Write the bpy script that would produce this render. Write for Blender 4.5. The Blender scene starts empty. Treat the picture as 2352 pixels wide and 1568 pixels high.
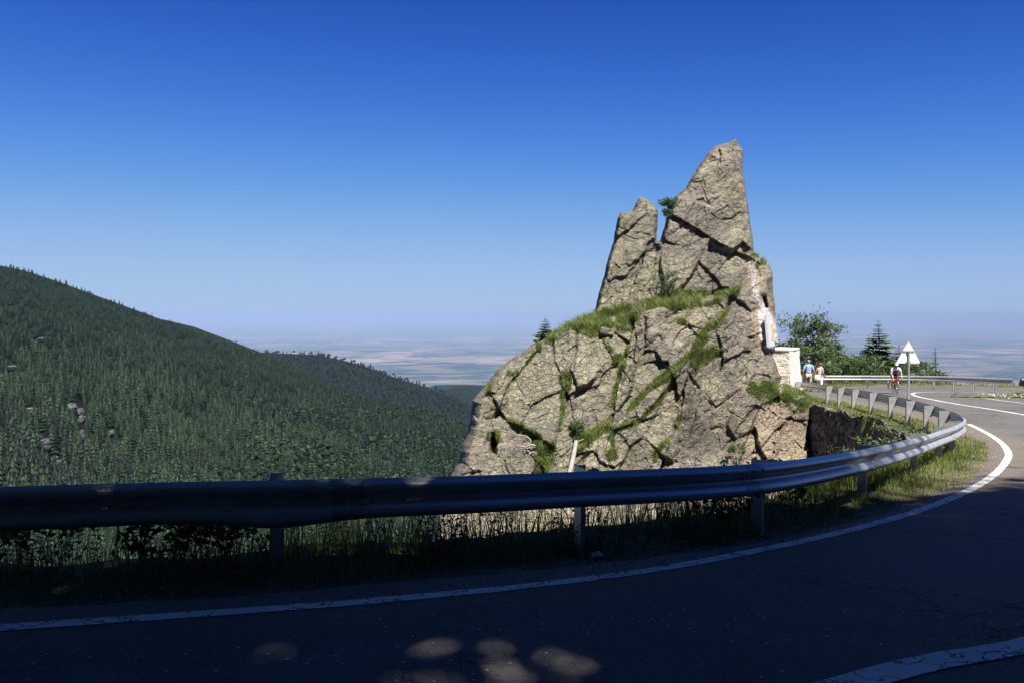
import bpy, math, random
import numpy as np
from mathutils import Vector, Matrix
R = math.radians
scene = bpy.context.scene
# ------------------------------------------------------------------ camera, world, sun, exposure
F_PX = 1907.0            # focal length in pixels of a 2352 px wide picture
PITCH = math.atan(59.0 / F_PX)
cam_d = bpy.data.cameras.new('camera'); cam = bpy.data.objects.new('camera', cam_d)
scene.collection.objects.link(cam); scene.camera = cam
cam_d.sensor_width = 36.0; cam_d.lens = F_PX / 2352.0 * 36.0
cam_d.clip_start = 0.1; cam_d.clip_end = 600000.0
cam.location = (0, 0, 0); cam.rotation_euler = (R(90) - PITCH, 0, 0)

SUN_AZ = R(22.0)        # from straight behind the camera towards the right
SUN_EL = R(56.0)
TO_SUN = Vector((math.sin(SUN_AZ) * math.cos(SUN_EL), -math.cos(SUN_AZ) * math.cos(SUN_EL), math.sin(SUN_EL)))
sun_d = bpy.data.lights.new('sun', 'SUN'); sun = bpy.data.objects.new('sun', sun_d)
scene.collection.objects.link(sun)
sun_d.energy = 5.0; sun_d.angle = R(0.7); sun_d.color = (1.0, 0.965, 0.90)
sun.rotation_euler = TO_SUN.to_track_quat('Z', 'Y').to_euler(); sun.location = (30, -40, 60)

world = bpy.data.worlds.new('World'); scene.world = world; world.use_nodes = True
wt = world.node_tree; wt.nodes.clear()
sky = wt.nodes.new('ShaderNodeTexSky'); sky.sky_type = 'NISHITA'; sky.sun_disc = False
sky.sun_elevation = SUN_EL; sky.sun_rotation = math.atan2(TO_SUN.x, TO_SUN.y)
sky.altitude = 1500; sky.air_density = 1.0; sky.dust_density = 0.25; sky.ozone_density = 4.0
bg = wt.nodes.new('ShaderNodeBackground'); bg.inputs['Strength'].default_value = 0.085
wo = wt.nodes.new('ShaderNodeOutputWorld')
# deep mountain-air blue: per channel contrast with a soft ceiling, so the zenith goes deep and the horizon does not burn out
sc_ = wt.nodes.new('ShaderNodeSeparateColor'); cc_ = wt.nodes.new('ShaderNodeCombineColor'); wt.links.new(sky.outputs[0], sc_.inputs[0])
def wmath(op, a, b):
    q = wt.nodes.new('ShaderNodeMath'); q.operation = op
    for i, v in ((0, a), (1, b)):
        if hasattr(v, 'links'): wt.links.new(v, q.inputs[i])
        else: q.inputs[i].default_value = v
    return q.outputs[0]
for ch, (pw_, ka, kb) in enumerate(((2.9, 18.5, 44.0), (2.6, 10.7, 16.9), (4.2, 118.0, 142.0))):
    x_ = wmath('POWER', wmath('MULTIPLY', sc_.outputs[ch], 0.085), pw_)
    y_ = wmath('DIVIDE', wmath('MULTIPLY', x_, ka), wmath('ADD', wmath('MULTIPLY', x_, kb), 1.0))
    wt.links.new(wmath('DIVIDE', y_, 0.17), cc_.inputs[ch])
wt.links.new(cc_.outputs[0], bg.inputs[0]); wt.links.new(bg.outputs[0], wo.inputs[0])

scene.view_settings.view_transform = 'Standard'; scene.view_settings.look = 'None'
scene.view_settings.exposure = 1.0; scene.view_settings.gamma = 1.0
scene.render.engine = 'CYCLES'
scene.cycles.use_denoising = True
scene.cycles.max_bounces = 6; scene.cycles.diffuse_bounces = 3; scene.cycles.glossy_bounces = 3
scene.cycles.transmission_bounces = 3; scene.cycles.volume_bounces = 2; scene.cycles.transparent_max_bounces = 8

# ------------------------------------------------------------------ pixel -> world helpers (2352 x 1568 measuring grid)
CP, SP = math.cos(PITCH), math.sin(PITCH)
def rays(x, y):
    x = np.asarray(x, float); y = np.asarray(y, float)
    dx = (x - 1176.0) / F_PX; dy = (784.0 - y) / F_PX
    wy = CP + dy * SP; wz = -SP + dy * CP
    return np.stack([dx / wy, np.ones_like(dx), wz / wy], -1)
def P(x, y, Y): return rays(x, y) * np.asarray(Y, float)[..., None]
_zy = np.array([-30, -10, 0, 5, 10, 15, 20, 28, 36, 45, 57, 80, 120.0])
_zz = np.array([-1.0, -1.35, -1.55, -1.85, -2.4, -2.9, -3.28, -3.55, -3.85, -4.15, -4.75, -5.6, -6.5])
_fy = np.linspace(-30, 120, 1501); _fz = np.interp(_fy, _zy, _zz)
_k = np.hanning(31); _k /= _k.sum(); _fz = np.convolve(np.pad(_fz, 15, 'edge'), _k, 'valid')
def zroad(Y): return np.interp(Y, _fy, _fz)
def GP(x, y, lift=0.0):
    """where the sight line through a pixel meets the road surface (+lift)"""
    r = rays(x, y); Yt = np.linspace(1.5, 110, 4000)
    out = []
    for q in np.atleast_2d(r):
        f = q[2] * Yt - (zroad(Yt) + lift)
        i = np.argmax(f < 0)
        if f[i] >= 0: i = len(Yt) - 1
        t = Yt[i - 1] + (Yt[i] - Yt[i - 1]) * f[i - 1] / (f[i - 1] - f[i] + 1e-12) if i > 0 else Yt[0]
        out.append(q * t)
    return np.array(out)
def gpts(lst, lift=0.0):
    a = np.array(lst, float); return GP(a[:, 0], a[:, 1], lift)

# ------------------------------------------------------------------ numpy noise
def _h(ix, iy, iz, seed):
    n = (ix.astype(np.int64) * 374761393 + iy.astype(np.int64) * 668265263 + iz.astype(np.int64) * 1274126177 + seed * 974634777) & 0xffffffff
    n = ((n ^ (n >> 13)) * 1103515245) & 0xffffffff
    n = ((n ^ (n >> 16)) * 2654435761) & 0xffffffff
    return ((n ^ (n >> 15)) & 0xffffff) / float(0xffffff)
def vnoise(p, seed=0):
    p = np.asarray(p, float); i = np.floor(p).astype(np.int64); f = p - i; f = f * f * f * (f * (f * 6 - 15) + 10)
    r = 0
    for dx in (0, 1):
        for dy in (0, 1):
            for dz in (0, 1):
                w = (f[..., 0] if dx else 1 - f[..., 0]) * (f[..., 1] if dy else 1 - f[..., 1]) * (f[..., 2] if dz else 1 - f[..., 2])
                r = r + w * _h(i[..., 0] + dx, i[..., 1] + dy, i[..., 2] + dz, seed)
    return r * 2 - 1
def fbm(p, o=4, seed=0, ridged=False):
    r = 0; a = 1.0; s = 0
    for k in range(o):
        n = vnoise(p * (2.03 ** k) + 17.3 * k, seed + k)
        r = r + a * ((1 - 2 * np.abs(n)) if ridged else n); s += a; a *= 0.5
    return r / s
def p3(*a): return np.stack(np.broadcast_arrays(*a), -1)
def smooth(e0, e1, x):
    t = np.clip((x - e0) / (e1 - e0), 0, 1); return t * t * (3 - 2 * t)
def segdist(px, py, pts, closed=False):
    pts = np.asarray(pts, float); n = len(pts); best = np.full(np.shape(px), 1e18); bx = np.zeros_like(best); by = np.zeros_like(best)
    for k in range(n if closed else n - 1):
        a = pts[k]; b = pts[(k + 1) % n]; d = b - a
        t = np.clip(((px - a[0]) * d[0] + (py - a[1]) * d[1]) / (d @ d + 1e-12), 0, 1)
        qx = a[0] + t * d[0]; qy = a[1] + t * d[1]; e = (px - qx) ** 2 + (py - qy) ** 2
        m = e < best; best = np.where(m, e, best); bx = np.where(m, qx, bx); by = np.where(m, qy, by)
    return np.sqrt(best), bx, by
def inpoly(px, py, pts):
    pts = np.asarray(pts, float); r = np.zeros(np.shape(px), bool); n = len(pts); j = n - 1
    for i in range(n):
        xi, yi = pts[i]; xj, yj = pts[j]
        if yi != yj:
            r ^= ((yi > py) != (yj > py)) & (px < (xj - xi) * (py - yi) / (yj - yi) + xi)
        j = i
    return r
def catmull(pts, step):
    p = np.asarray(pts, float); q = np.vstack([2 * p[0] - p[1], p, 2 * p[-1] - p[-2]]); out = []
    for i in range(1, len(q) - 2):
        n = max(2, int(np.linalg.norm(q[i + 1] - q[i]) / step))
        for t in np.arange(n) / n:
            out.append(0.5 * ((2 * q[i]) + (-q[i - 1] + q[i + 1]) * t + (2 * q[i - 1] - 5 * q[i] + 4 * q[i + 1] - q[i + 2]) * t * t + (-q[i - 1] + 3 * q[i] - 3 * q[i + 1] + q[i + 2]) * t ** 3))
    out.append(p[-1]); return np.array(out)

# ------------------------------------------------------------------ object helpers
COL = scene.collection
def tag(o, label=None, cat=None, group=None, kind=None):
    if label: o['label'] = label
    if cat: o['category'] = cat
    if group: o['group'] = group
    if kind: o['kind'] = kind
    return o
def empty(name, loc=(0, 0, 0), rz=0.0):
    o = bpy.data.objects.new(name, None); COL.objects.link(o); o.location = tuple(loc); o.rotation_euler = (0, 0, rz); o.empty_display_size = 0.2; return o
def npmesh(name, V, F, mat=None, parent=None, attrs=None, smoothf=False, midx=None, loc=None):
    """V (n,3); F list of int arrays (m,3) or (m,4)"""
    V = np.ascontiguousarray(V, np.float32)
    if not isinstance(F, (list, tuple)): F = [F]
    F = [np.asarray(f, np.int32) for f in F if len(f)]
    me = bpy.data.meshes.new(name)
    me.vertices.add(len(V)); me.vertices.foreach_set('co', V.ravel())
    idx = np.concatenate([f.ravel() for f in F]); cnt = np.concatenate([np.full(len(f), f.shape[1], np.int32) for f in F])
    st = np.concatenate([[0], np.cumsum(cnt)[:-1]]).astype(np.int32)
    me.loops.add(len(idx)); me.loops.foreach_set('vertex_index', idx)
    me.polygons.add(len(cnt)); me.polygons.foreach_set('loop_start', st); me.polygons.foreach_set('loop_total', cnt)
    me.polygons.foreach_set('use_smooth', np.full(len(cnt), bool(smoothf)))
    if midx is not None: me.polygons.foreach_set('material_index', np.asarray(midx, np.int32))
    me.update(calc_edges=True); me.validate()
    for k, v in (attrs or {}).items():
        a = me.attributes.new(k, 'FLOAT', 'POINT'); a.data.foreach_set('value', np.asarray(v, np.float32).ravel())
    for m in (mat if isinstance(mat, (list, tuple)) else [mat]):
        if m: me.materials.append(m)
    o = bpy.data.objects.new(name, me); COL.objects.link(o)
    if parent is not None: o.parent = parent
    if loc is not None: o.location = tuple(loc)
    return o
class MB:
    def __init__(s): s.v = []; s.f = {3: [], 4: []}; s.n = 0
    def add(s, V, F):
        V = np.asarray(V, float).reshape(-1, 3); F = np.asarray(F, int)
        s.f[F.shape[1]].append(F + s.n); s.v.append(V); s.n += len(V)
    def grid(s, G, closeu=False, closev=False):
        G = np.asarray(G, float); a, b = G.shape[:2]; I = np.arange(a * b).reshape(a, b)
        if closeu: I = np.vstack([I, I[:1]])
        if closev: I = np.hstack([I, I[:, :1]])
        s.add(G.reshape(-1, 3), np.stack([I[:-1, :-1], I[1:, :-1], I[1:, 1:], I[:-1, 1:]], -1).reshape(-1, 4))
    def fan(s, ring):
        ring = np.asarray(ring); c = ring.mean(0); n = len(ring); i = np.arange(n)
        s.add(np.vstack([ring, c]), np.stack([i, (i + 1) % n, np.full(n, n)], -1))
    def box(s, c, size, rz=0.0, M=None):
        x, y, z = np.array(size) / 2.0
        V = np.array([[-x, -y, -z], [x, -y, -z], [x, y, -z], [-x, y, -z], [-x, -y, z], [x, -y, z], [x, y, z], [-x, y, z]])
        if M is not None: V = V @ np.array(M).T
        cs, sn = math.cos(rz), math.sin(rz); V = V @ np.array([[cs, sn, 0], [-sn, cs, 0], [0, 0, 1]]) + np.array(c)
        s.add(V, [[0, 3, 2, 1], [4, 5, 6, 7], [0, 1, 5, 4], [1, 2, 6, 5], [2, 3, 7, 6], [3, 0, 4, 7]])
    def prism(s, poly, ext):
        poly = np.asarray(poly, float); n = len(poly); i = np.arange(n)
        s.add(np.vstack([poly, poly + np.asarray(ext)]), np.stack([i, (i + 1) % n, (i + 1) % n + n, i + n], -1))
        s.fan(poly[::-1]); s.fan(poly + np.asarray(ext))
    def tube(s, pts, rad, n=8, cap=True):
        pts = np.asarray(pts, float); rad = np.broadcast_to(rad, len(pts)); T = np.gradient(pts, axis=0); T /= np.linalg.norm(T, axis=1, keepdims=True) + 1e-12
        up = np.array([0, 0, 1.0]) if abs(T[0][2]) < .9 else np.array([1.0, 0, 0]); G = []
        u = np.cross(T[0], up)
        for k in range(len(pts)):
            u = u - T[k] * (u @ T[k]); u /= np.linalg.norm(u) + 1e-12; w = np.cross(T[k], u)
            a = np.arange(n) * 2 * math.pi / n
            G.append(pts[k] + rad[k] * (np.cos(a)[:, None] * u + np.sin(a)[:, None] * w))
        G = np.array(G); s.grid(G, closev=True)
        if cap: s.fan(G[0]); s.fan(G[-1])
    def ball(s, c, r, nu=10, nv=7, noise=0.0, seed=0):
        r = np.broadcast_to(r, 3); u = np.arange(nu) * 2 * math.pi / nu; v = np.linspace(-1, 1, nv) * (math.pi / 2 - 1e-3)
        d = p3(np.cos(v)[:, None] * np.cos(u), np.cos(v)[:, None] * np.sin(u), np.sin(v)[:, None] + 0 * u)
        if noise: d = d * (1 + noise * vnoise(d * 1.7 + seed, seed))[..., None]
        s.grid(d * r + np.array(c), closev=True)
    def arrays(s): return np.vstack(s.v), [np.vstack(s.f[k]) for k in (3, 4) if s.f[k]]
    def build(s, name, mat=None, parent=None, smoothf=False, loc=None, **k):
        V, F = s.arrays(); return npmesh(name, V, F, mat, parent, smoothf=smoothf, loc=loc, **k)
def copy_tree(o, parent=None):
    c = o.copy(); COL.objects.link(c); c.parent = parent
    for ch in list(o.children): copy_tree(ch, c)
    return c

# ------------------------------------------------------------------ materials
class NT:
    def __init__(s, name):
        s.m = bpy.data.materials.new(name); s.m.use_nodes = True; s.t = s.m.node_tree; s.n = s.t.nodes; s.l = s.t.links
        s.b = s.n['Principled BSDF']
    def __call__(s, typ, **k):
        nd = s.n.new('ShaderNode' + typ)
        for a, v in k.items():
            if a.startswith('i_'): nd.inputs[a[2:].replace('_', ' ')].default_value = v
            else: setattr(nd, a, v)
        return nd
    def link(s, a, b): s.l.new(a, b)
    def noise(s, vec, scale, detail=4, rough=0.55, dist=0.0, out='Fac'):
        nd = s('TexNoise'); nd.inputs['Scale'].default_value = scale; nd.inputs['Detail'].default_value = detail
        nd.inputs['Roughness'].default_value = rough; nd.inputs['Distortion'].default_value = dist
        if vec is not None: s.link(vec, nd.inputs['Vector'])
        return nd.outputs[out]
    def voro(s, vec, scale, feature='F1', out='Distance', rnd=1.0):
        nd = s('TexVoronoi'); nd.feature = feature; nd.inputs['Scale'].default_value = scale; nd.inputs['Randomness'].default_value = rnd
        s.link(vec, nd.inputs['Vector']); return nd.outputs[out]
    def ramp(s, fac, stops, interp='LINEAR'):
        nd = s('ValToRGB'); e = nd.color_ramp.elements; nd.color_ramp.interpolation = interp
        while len(e) < len(stops): e.new(0.5)
        for k, (p, c) in enumerate(stops):
            e[k].position = p; c = (c, c, c) if not hasattr(c, '__len__') else c; e[k].color = (*c[:3], 1)
        s.link(fac, nd.inputs[0]); return nd.outputs[0]
    def mix(s, f, a, b, mode='MIX'):
        nd = s('Mix'); nd.data_type = 'RGBA'; nd.blend_type = mode; nd.clamp_result = False
        for v, i in ((f, 0), (a, 6), (b, 7)):
            if hasattr(v, 'links'): s.link(v, nd.inputs[i])
            elif i == 0: nd.inputs[0].default_value = v
            else: nd.inputs[i].default_value = (*v[:3], 1)
        return nd.outputs[2]
    def math(s, op, a, b=0.5, c=None):
        nd = s('Math'); nd.operation = op
        for v, i in ((a, 0), (b, 1), (c, 2)):
            if v is None: continue
            if hasattr(v, 'links'): s.link(v, nd.inputs[i])
            else: nd.inputs[i].default_value = v
        return nd.outputs[0]
    def map(s, vec, scale=(1, 1, 1), rot=(0, 0, 0), loc=(0, 0, 0)):
        nd = s('Mapping'); nd.inputs['Scale'].default_value = scale; nd.inputs['Rotation'].default_value = rot; nd.inputs['Location'].default_value = loc
        s.link(vec, nd.inputs['Vector']); return nd.outputs[0]
    def pos(s): return s('NewGeometry').outputs['Position']
    def obj(s): return s('TexCoord').outputs['Object']
    def attr(s, name):
        nd = s('Attribute'); nd.attribute_name = name; return nd.outputs['Fac']
    def bump(s, h, dist=0.02, strength=1.0, prev=None):
        nd = s('Bump'); nd.inputs['Distance'].default_value = dist; nd.inputs['Strength'].default_value = strength
        s.link(h, nd.inputs['Height'])
        if prev is not None: s.link(prev, nd.inputs['Normal'])
        return nd.outputs[0]
    def fin(s, col=None, rough=None, normal=None, metal=None, spec=None):
        for v, k in ((col, 'Base Color'), (rough, 'Roughness'), (normal, 'Normal'), (metal, 'Metallic'), (spec, 'Specular IOR Level')):
            if v is None: continue
            if hasattr(v, 'links'): s.link(v, s.b.inputs[k])
            elif k == 'Base Color': s.b.inputs[k].default_value = (*v[:3], 1)
            else: s.b.inputs[k].default_value = v
        return s.m
def plain(name, col, rough=0.7, metal=0.0, var=0.12, scale=8.0, spec=0.4):
    t = NT(name); p = t.obj(); n = t.noise(p, scale, 4)
    a = [c * (1 - var) for c in col]; b = [min(1, c * (1 + var)) for c in col]
    return t.fin(t.ramp(n, [(0.3, a), (0.7, b)]), rough, None, metal, spec)
def m_asphalt():
    t = NT('asphalt'); p = t.pos()
    n1 = t.noise(p, 0.35, 4, 0.6); n2 = t.noise(p, 55.0, 3, 0.7); big = t.noise(p, 2.2, 5, 0.65)
    c = t.ramp(n1, [(0.3, (0.098, 0.088, 0.080)), (0.7, (0.152, 0.136, 0.124))])
    c = t.mix(t.ramp(big, [(0.35, 0.0), (0.7, 0.6)]), c, (0.165, 0.156, 0.152))
    fin_ = t.noise(p, 24.0, 5, 0.8); c = t.mix(t.ramp(fin_, [(0.36, 0.75), (0.5, 0.0)]), c, (0.045, 0.043, 0.043))
    agg = t.voro(p, 70.0)
    c = t.mix(t.ramp(agg, [(0.0, 0.7), (0.2, 0.0)]), c, (0.34, 0.33, 0.31))
    spk = t.voro(p, 16.0, out='Color'); sep = t('SeparateColor'); t.link(spk, sep.inputs[0])
    d2 = t.voro(p, 16.0)
    sm = t.math('MULTIPLY', t.math('GREATER_THAN', sep.outputs[0], 0.80), t.math('LESS_THAN', d2, 0.15))
    c = t.mix(t.math('MULTIPLY', sm, 0.8), c, (0.60, 0.58, 0.55))
    pw = t('VectorMath'); pw.operation = 'ADD'; nz = t.noise(p, 1.7, 4, 0.7, out='Color'); t.link(p, pw.inputs[0]); t.link(nz, pw.inputs[1])
    ck = t.voro(pw.outputs[0], 0.42, 'DISTANCE_TO_EDGE'); gate = t.ramp(t.noise(p, 0.25, 2), [(0.46, 0.0), (0.56, 1.0)])
    ck2 = t.voro(pw.outputs[0], 1.9, 'DISTANCE_TO_EDGE'); gate2 = t.ramp(t.noise(p, 0.5, 3), [(0.55, 0.0), (0.62, 1.0)])
    cm = t.math('MAXIMUM', t.math('MULTIPLY', t.math('LESS_THAN', ck, 0.009), gate), t.math('MULTIPLY', t.math('LESS_THAN', ck2, 0.018), gate2))
    c = t.mix(cm, c, (0.012, 0.012, 0.013))
    edge = t.attr('shoulder')                       # broken, gritty asphalt and dirt outside the edge line
    dirt = t.mix(t.noise(p, 9.0, 4), (0.085, 0.070, 0.058), (0.24, 0.20, 0.165))
    em = t.math('MULTIPLY', edge, t.ramp(t.math('ADD', t.noise(p, 3.5, 5, 0.7), t.math('MULTIPLY', edge, 0.25)), [(0.5, 0.0), (0.72, 1.0)]))
    c = t.mix(em, c, dirt)
    h = t.math('ADD', t.math('MULTIPLY', n2, 0.6), t.math('MULTIPLY', agg, 0.9))
    h = t.math('SUBTRACT', h, t.math('MULTIPLY', cm, 1.5))
    return t.fin(c, 0.85, t.bump(h, 0.006, 0.8), spec=0.3)
def m_paint():
    t = NT('road_paint'); p = t.pos()
    n = t.noise(p, 14.0, 6, 0.75); n2 = t.noise(p, 3.0, 4, 0.6)
    pw = t('VectorMath'); pw.operation = 'ADD'; nz = t.noise(p, 4.0, 3, out='Color'); t.link(p, pw.inputs[0]); t.link(nz, pw.inputs[1])
    ck = t.voro(pw.outputs[0], 2.2, 'DISTANCE_TO_EDGE')
    worn = t.math('MAXIMUM', t.ramp(t.math('ADD', n, t.math('MULTIPLY', n2, 0.35)), [(0.83, 0.0), (0.9, 1.0)]), t.math('LESS_THAN', ck, 0.022))
    c = t.mix(n2, (0.60, 0.58, 0.54), (0.78, 0.76, 0.71))
    c = t.mix(worn, c, (0.07, 0.068, 0.07))
    return t.fin(c, 0.7, t.bump(t.noise(p, 60.0, 3), 0.004, 0.6), spec=0.3)
def m_rock():
    t = NT('schist_rock'); p = t.pos()
    w = t('VectorMath'); w.operation = 'MULTIPLY_ADD'; t.link(t.noise(p, 0.5, 4, out='Color'), w.inputs[0]); w.inputs[1].default_value = (1.3,) * 3; t.link(p, w.inputs[2])
    pw = w.outputs[0]
    st = t.map(pw, (1.0, 1.0, 3.6), (0.15, R(38), 0.2))        # tilted foliation of the schist
    f1 = t.noise(st, 0.7, 10, 0.70); f2 = t.noise(st, 3.0, 9, 0.76); f3 = t.noise(st, 11.0, 5, 0.7)
    c = t.ramp(f1, [(0.32, (0.1039, 0.0886, 0.0650)), (0.45, (0.1984, 0.1713, 0.1260)), (0.56, (0.2833, 0.2467, 0.1861)), (0.70, (0.4191, 0.3717, 0.2931))])
    c = t.mix(t.ramp(f2, [(0.36, 0.85), (0.47, 0.0)]), c, (0.0945, 0.0828, 0.0626))
    c = t.mix(t.ramp(f2, [(0.54, 0.0), (0.68, 0.65)]), c, (0.5810, 0.5242, 0.4321))
    c = t.mix(t.ramp(f3, [(0.34, 0.8), (0.47, 0.0)]), c, (0.0747, 0.0660, 0.0493))
    c = t.mix(t.ramp(f3, [(0.55, 0.0), (0.68, 0.5)]), c, (0.6006, 0.5383, 0.4413))
    big = t.noise(p, 0.22, 4, 0.6)
    c = t.mix(t.ramp(big, [(0.42, 0.0), (0.58, 0.7)]), c, (0.1654, 0.1493, 0.1233))
    lw = t.noise(p, 0.33, 3); up = t.attr('warm')
    c = t.mix(t.math('MULTIPLY', up, 0.42), c, (0.5051, 0.3474, 0.2415))
    ln = t.noise(pw, 7.0, 6, 0.72)
    lich = t.math('MULTIPLY', t.ramp(ln, [(0.52, 0.0), (0.60, 1.0)]), t.attr('lichen'))
    c = t.mix(t.math('MULTIPLY', lich, 0.7), c, (0.4601, 0.4414, 0.1884))
    orn = t.math('MULTIPLY', t.ramp(t.noise(pw, 3.1, 6, 0.7), [(0.60, 0.0), (0.70, 1.0)]), t.ramp(t.noise(p, 0.4, 2), [(0.45, 0.0), (0.6, 1.0)]))
    c = t.mix(t.math('MULTIPLY', orn, 0.6), c, (0.5418, 0.2929, 0.1244))
    spk = t.noise(pw, 26.0, 3, 0.6)
    c = t.mix(t.ramp(spk, [(0.62, 0.0), (0.70, 0.6)]), c, (0.8616, 0.7861, 0.6624))
    c = t.mix(t.ramp(spk, [(0.30, 0.65), (0.38, 0.0)]), c, (0.0970, 0.0835, 0.0669))
    fw = t('VectorMath'); fw.operation = 'MULTIPLY_ADD'; t.link(t.noise(p, 1.4, 4, 0.7, out='Color'), fw.inputs[0]); fw.inputs[1].default_value = (0.7,) * 3; t.link(st, fw.inputs[2])
    fe = t.voro(fw.outputs[0], 0.85, 'DISTANCE_TO_EDGE'); fe2 = t.voro(fw.outputs[0], 2.3, 'DISTANCE_TO_EDGE'); fg_ = t.ramp(t.noise(p, 0.8, 3), [(0.45, 0.0), (0.55, 1.0)])
    frac = t.math('MAXIMUM', t.ramp(fe, [(0.0, 1.0), (0.03, 0.0)]), t.math('MULTIPLY', t.ramp(fe2, [(0.0, 1.0), (0.05, 0.0)]), fg_))
    c = t.mix(t.math('MULTIPLY', frac, 0.7), c, (0.060, 0.055, 0.045))
    vt = t.noise(t.map(p, (0.55, 0.55, 0.16)), 1.0, 5, 0.65); c = t.mix(t.ramp(vt, [(0.36, 0.55), (0.5, 0.0)]), c, (0.085, 0.080, 0.068))
    c = t.mix(t.attr('soil'), c, t.mix(ln, (0.0975, 0.0975, 0.0455), (0.1950, 0.2080, 0.0780)))
    wm = t.math('MULTIPLY', t.attr('white'), t.ramp(t.noise(pw, 2.6, 5, 0.6), [(0.36, 0.35), (0.52, 1.0)]))
    c = t.mix(t.math('MULTIPLY', wm, 0.9), c, (0.72, 0.67, 0.63))
    nb = t.bump(t.math('ADD', t.math('MULTIPLY', f1, 1.0), t.math('MULTIPLY', f2, 0.28)), 0.22, 0.8)
    nb = t.bump(t.noise(pw, 8.0, 7, 0.75), 0.07, 0.9, nb)
    nb = t.bump(spk, 0.03, 0.6, nb); nb = t.bump(t.math('SUBTRACT', 1.0, frac), 0.06, 0.9, nb)
    return t.fin(c, 0.86, nb, spec=0.3)
def m_leaf(name, dark, light, rough=0.6, hue=None, transl=0.25):
    t = NT(name); p = t.pos(); a = t.attr('tint')
    r = t('NewGeometry').outputs['Random Per Island']
    f = t.math('ADD', t.math('MULTIPLY', a, 0.65), t.math('MULTIPLY', r, 0.35))
    c = t.ramp(f, [(0.1, dark), (0.9, light)])
    if hue is not None: c = t.mix(t.ramp(a, [(0.80, 0.0), (0.92, 0.8)]), c, hue)
    t.fin(c, rough, spec=0.25)
    if transl:
        tr = t('BsdfTranslucent'); t.link(c, tr.inputs['Color']); mx = t('MixShader'); mx.inputs[0].default_value = transl
        out = t.n['Material Output']; t.link(t.b.outputs[0], mx.inputs[1]); t.link(tr.outputs[0], mx.inputs[2]); t.link(mx.outputs[0], out.inputs['Surface'])
    return t.m
def m_soil():
    t = NT('grassy_soil'); p = t.pos(); n = t.noise(p, 1.3, 6, 0.7); n2 = t.noise(p, 12.0, 4, 0.7)
    c = t.ramp(n, [(0.3, (0.0715, 0.0780, 0.0325)), (0.5, (0.1365, 0.1365, 0.0585)), (0.7, (0.2470, 0.2080, 0.1235))])
    c = t.mix(t.ramp(n2, [(0.35, 0.6), (0.6, 0.0)]), c, (0.0585, 0.0546, 0.0325))
    return t.fin(c, 0.95, t.bump(n2, 0.06, 0.8), spec=0.1)
def m_forest_floor():
    t = NT('forest_floor'); p = t.pos(); n = t.noise(p, 0.02, 6, 0.7); n2 = t.noise(p, 0.12, 4, 0.7)
    c = t.ramp(n, [(0.3, (0.005, 0.012, 0.008)), (0.7, (0.012, 0.022, 0.011))])
    c = t.mix(t.ramp(n2, [(0.3, 0.7), (0.6, 0.0)]), c, (0.012, 0.022, 0.012))
    return t.fin(c, 1.0, t.bump(n2, 6.0, 1.0), spec=0.05)
def m_plain():
    t = NT('farmland'); p = t.pos()
    q = t.map(p, (0.0001, 0.0001, 0.0001), (0, 0, 0.3)); q2 = t.map(p, (0.0004, 0.0004, 0.0004), (0, 0, -0.2))
    n = t.noise(q, 1.0, 7, 0.62, 0.6); n2 = t.noise(q2, 1.0, 6, 0.6, 0.5)
    c = t.ramp(n, [(0.40, (0.006, 0.018, 0.012)), (0.46, (0.040, 0.060, 0.035)), (0.50, (0.150, 0.115, 0.090)), (0.58, (0.330, 0.215, 0.165)), (0.70, (0.170, 0.150, 0.080))])
    c = t.mix(t.ramp(n2, [(0.45, 1.0), (0.52, 0.0)]), c, (0.006, 0.020, 0.014))
    col = t.voro(t.map(p, (0.0008, 0.0012, 0.0008), (0, 0, 0.5)), 1.0, out='Color'); sp = t('SeparateColor'); t.link(col, sp.inputs[0])
    c = t.mix(t.math('MULTIPLY', t.math('GREATER_THAN', sp.outputs[0], 0.62), 0.4), c, (0.3000, 0.2250, 0.1425))
    c = t.mix(t.math('MULTIPLY', t.math('GREATER_THAN', sp.outputs[1], 0.70), 0.5), c, (0.0450, 0.0900, 0.0300))
    v = t.voro(t.map(p, (0.0090, 0.0090, 0.0075)), 1.0); g = t.ramp(t.noise(t.map(p, (0.0003,) * 3, loc=(7, 3, 0)), 1.0, 3), [(0.64, 0.0), (0.68, 1.0)])
    c = t.mix(t.math('MULTIPLY', t.math('LESS_THAN', v, 0.35), g), c, (0.5400, 0.4500, 0.3900))
    return t.fin(c, 1.0, spec=0.05)
def m_zinc():
    t = NT('galvanised_steel'); p = t.pos(); n = t.noise(p, 6.0, 5, 0.6); s = t.noise(t.map(p, (1, 1, 0.25)), 30.0, 4, 0.7)
    c = t.ramp(n, [(0.3, (0.45, 0.45, 0.45)), (0.7, (0.58, 0.58, 0.575))])
    c = t.mix(t.ramp(s, [(0.60, 0.0), (0.75, 0.35)]), c, (0.30, 0.28, 0.26))
    return t.fin(c, t.math('ADD', t.math('MULTIPLY', n, 0.15), 0.36), t.bump(s, 0.002, 0.5), metal=0.6, spec=0.5)
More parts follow.
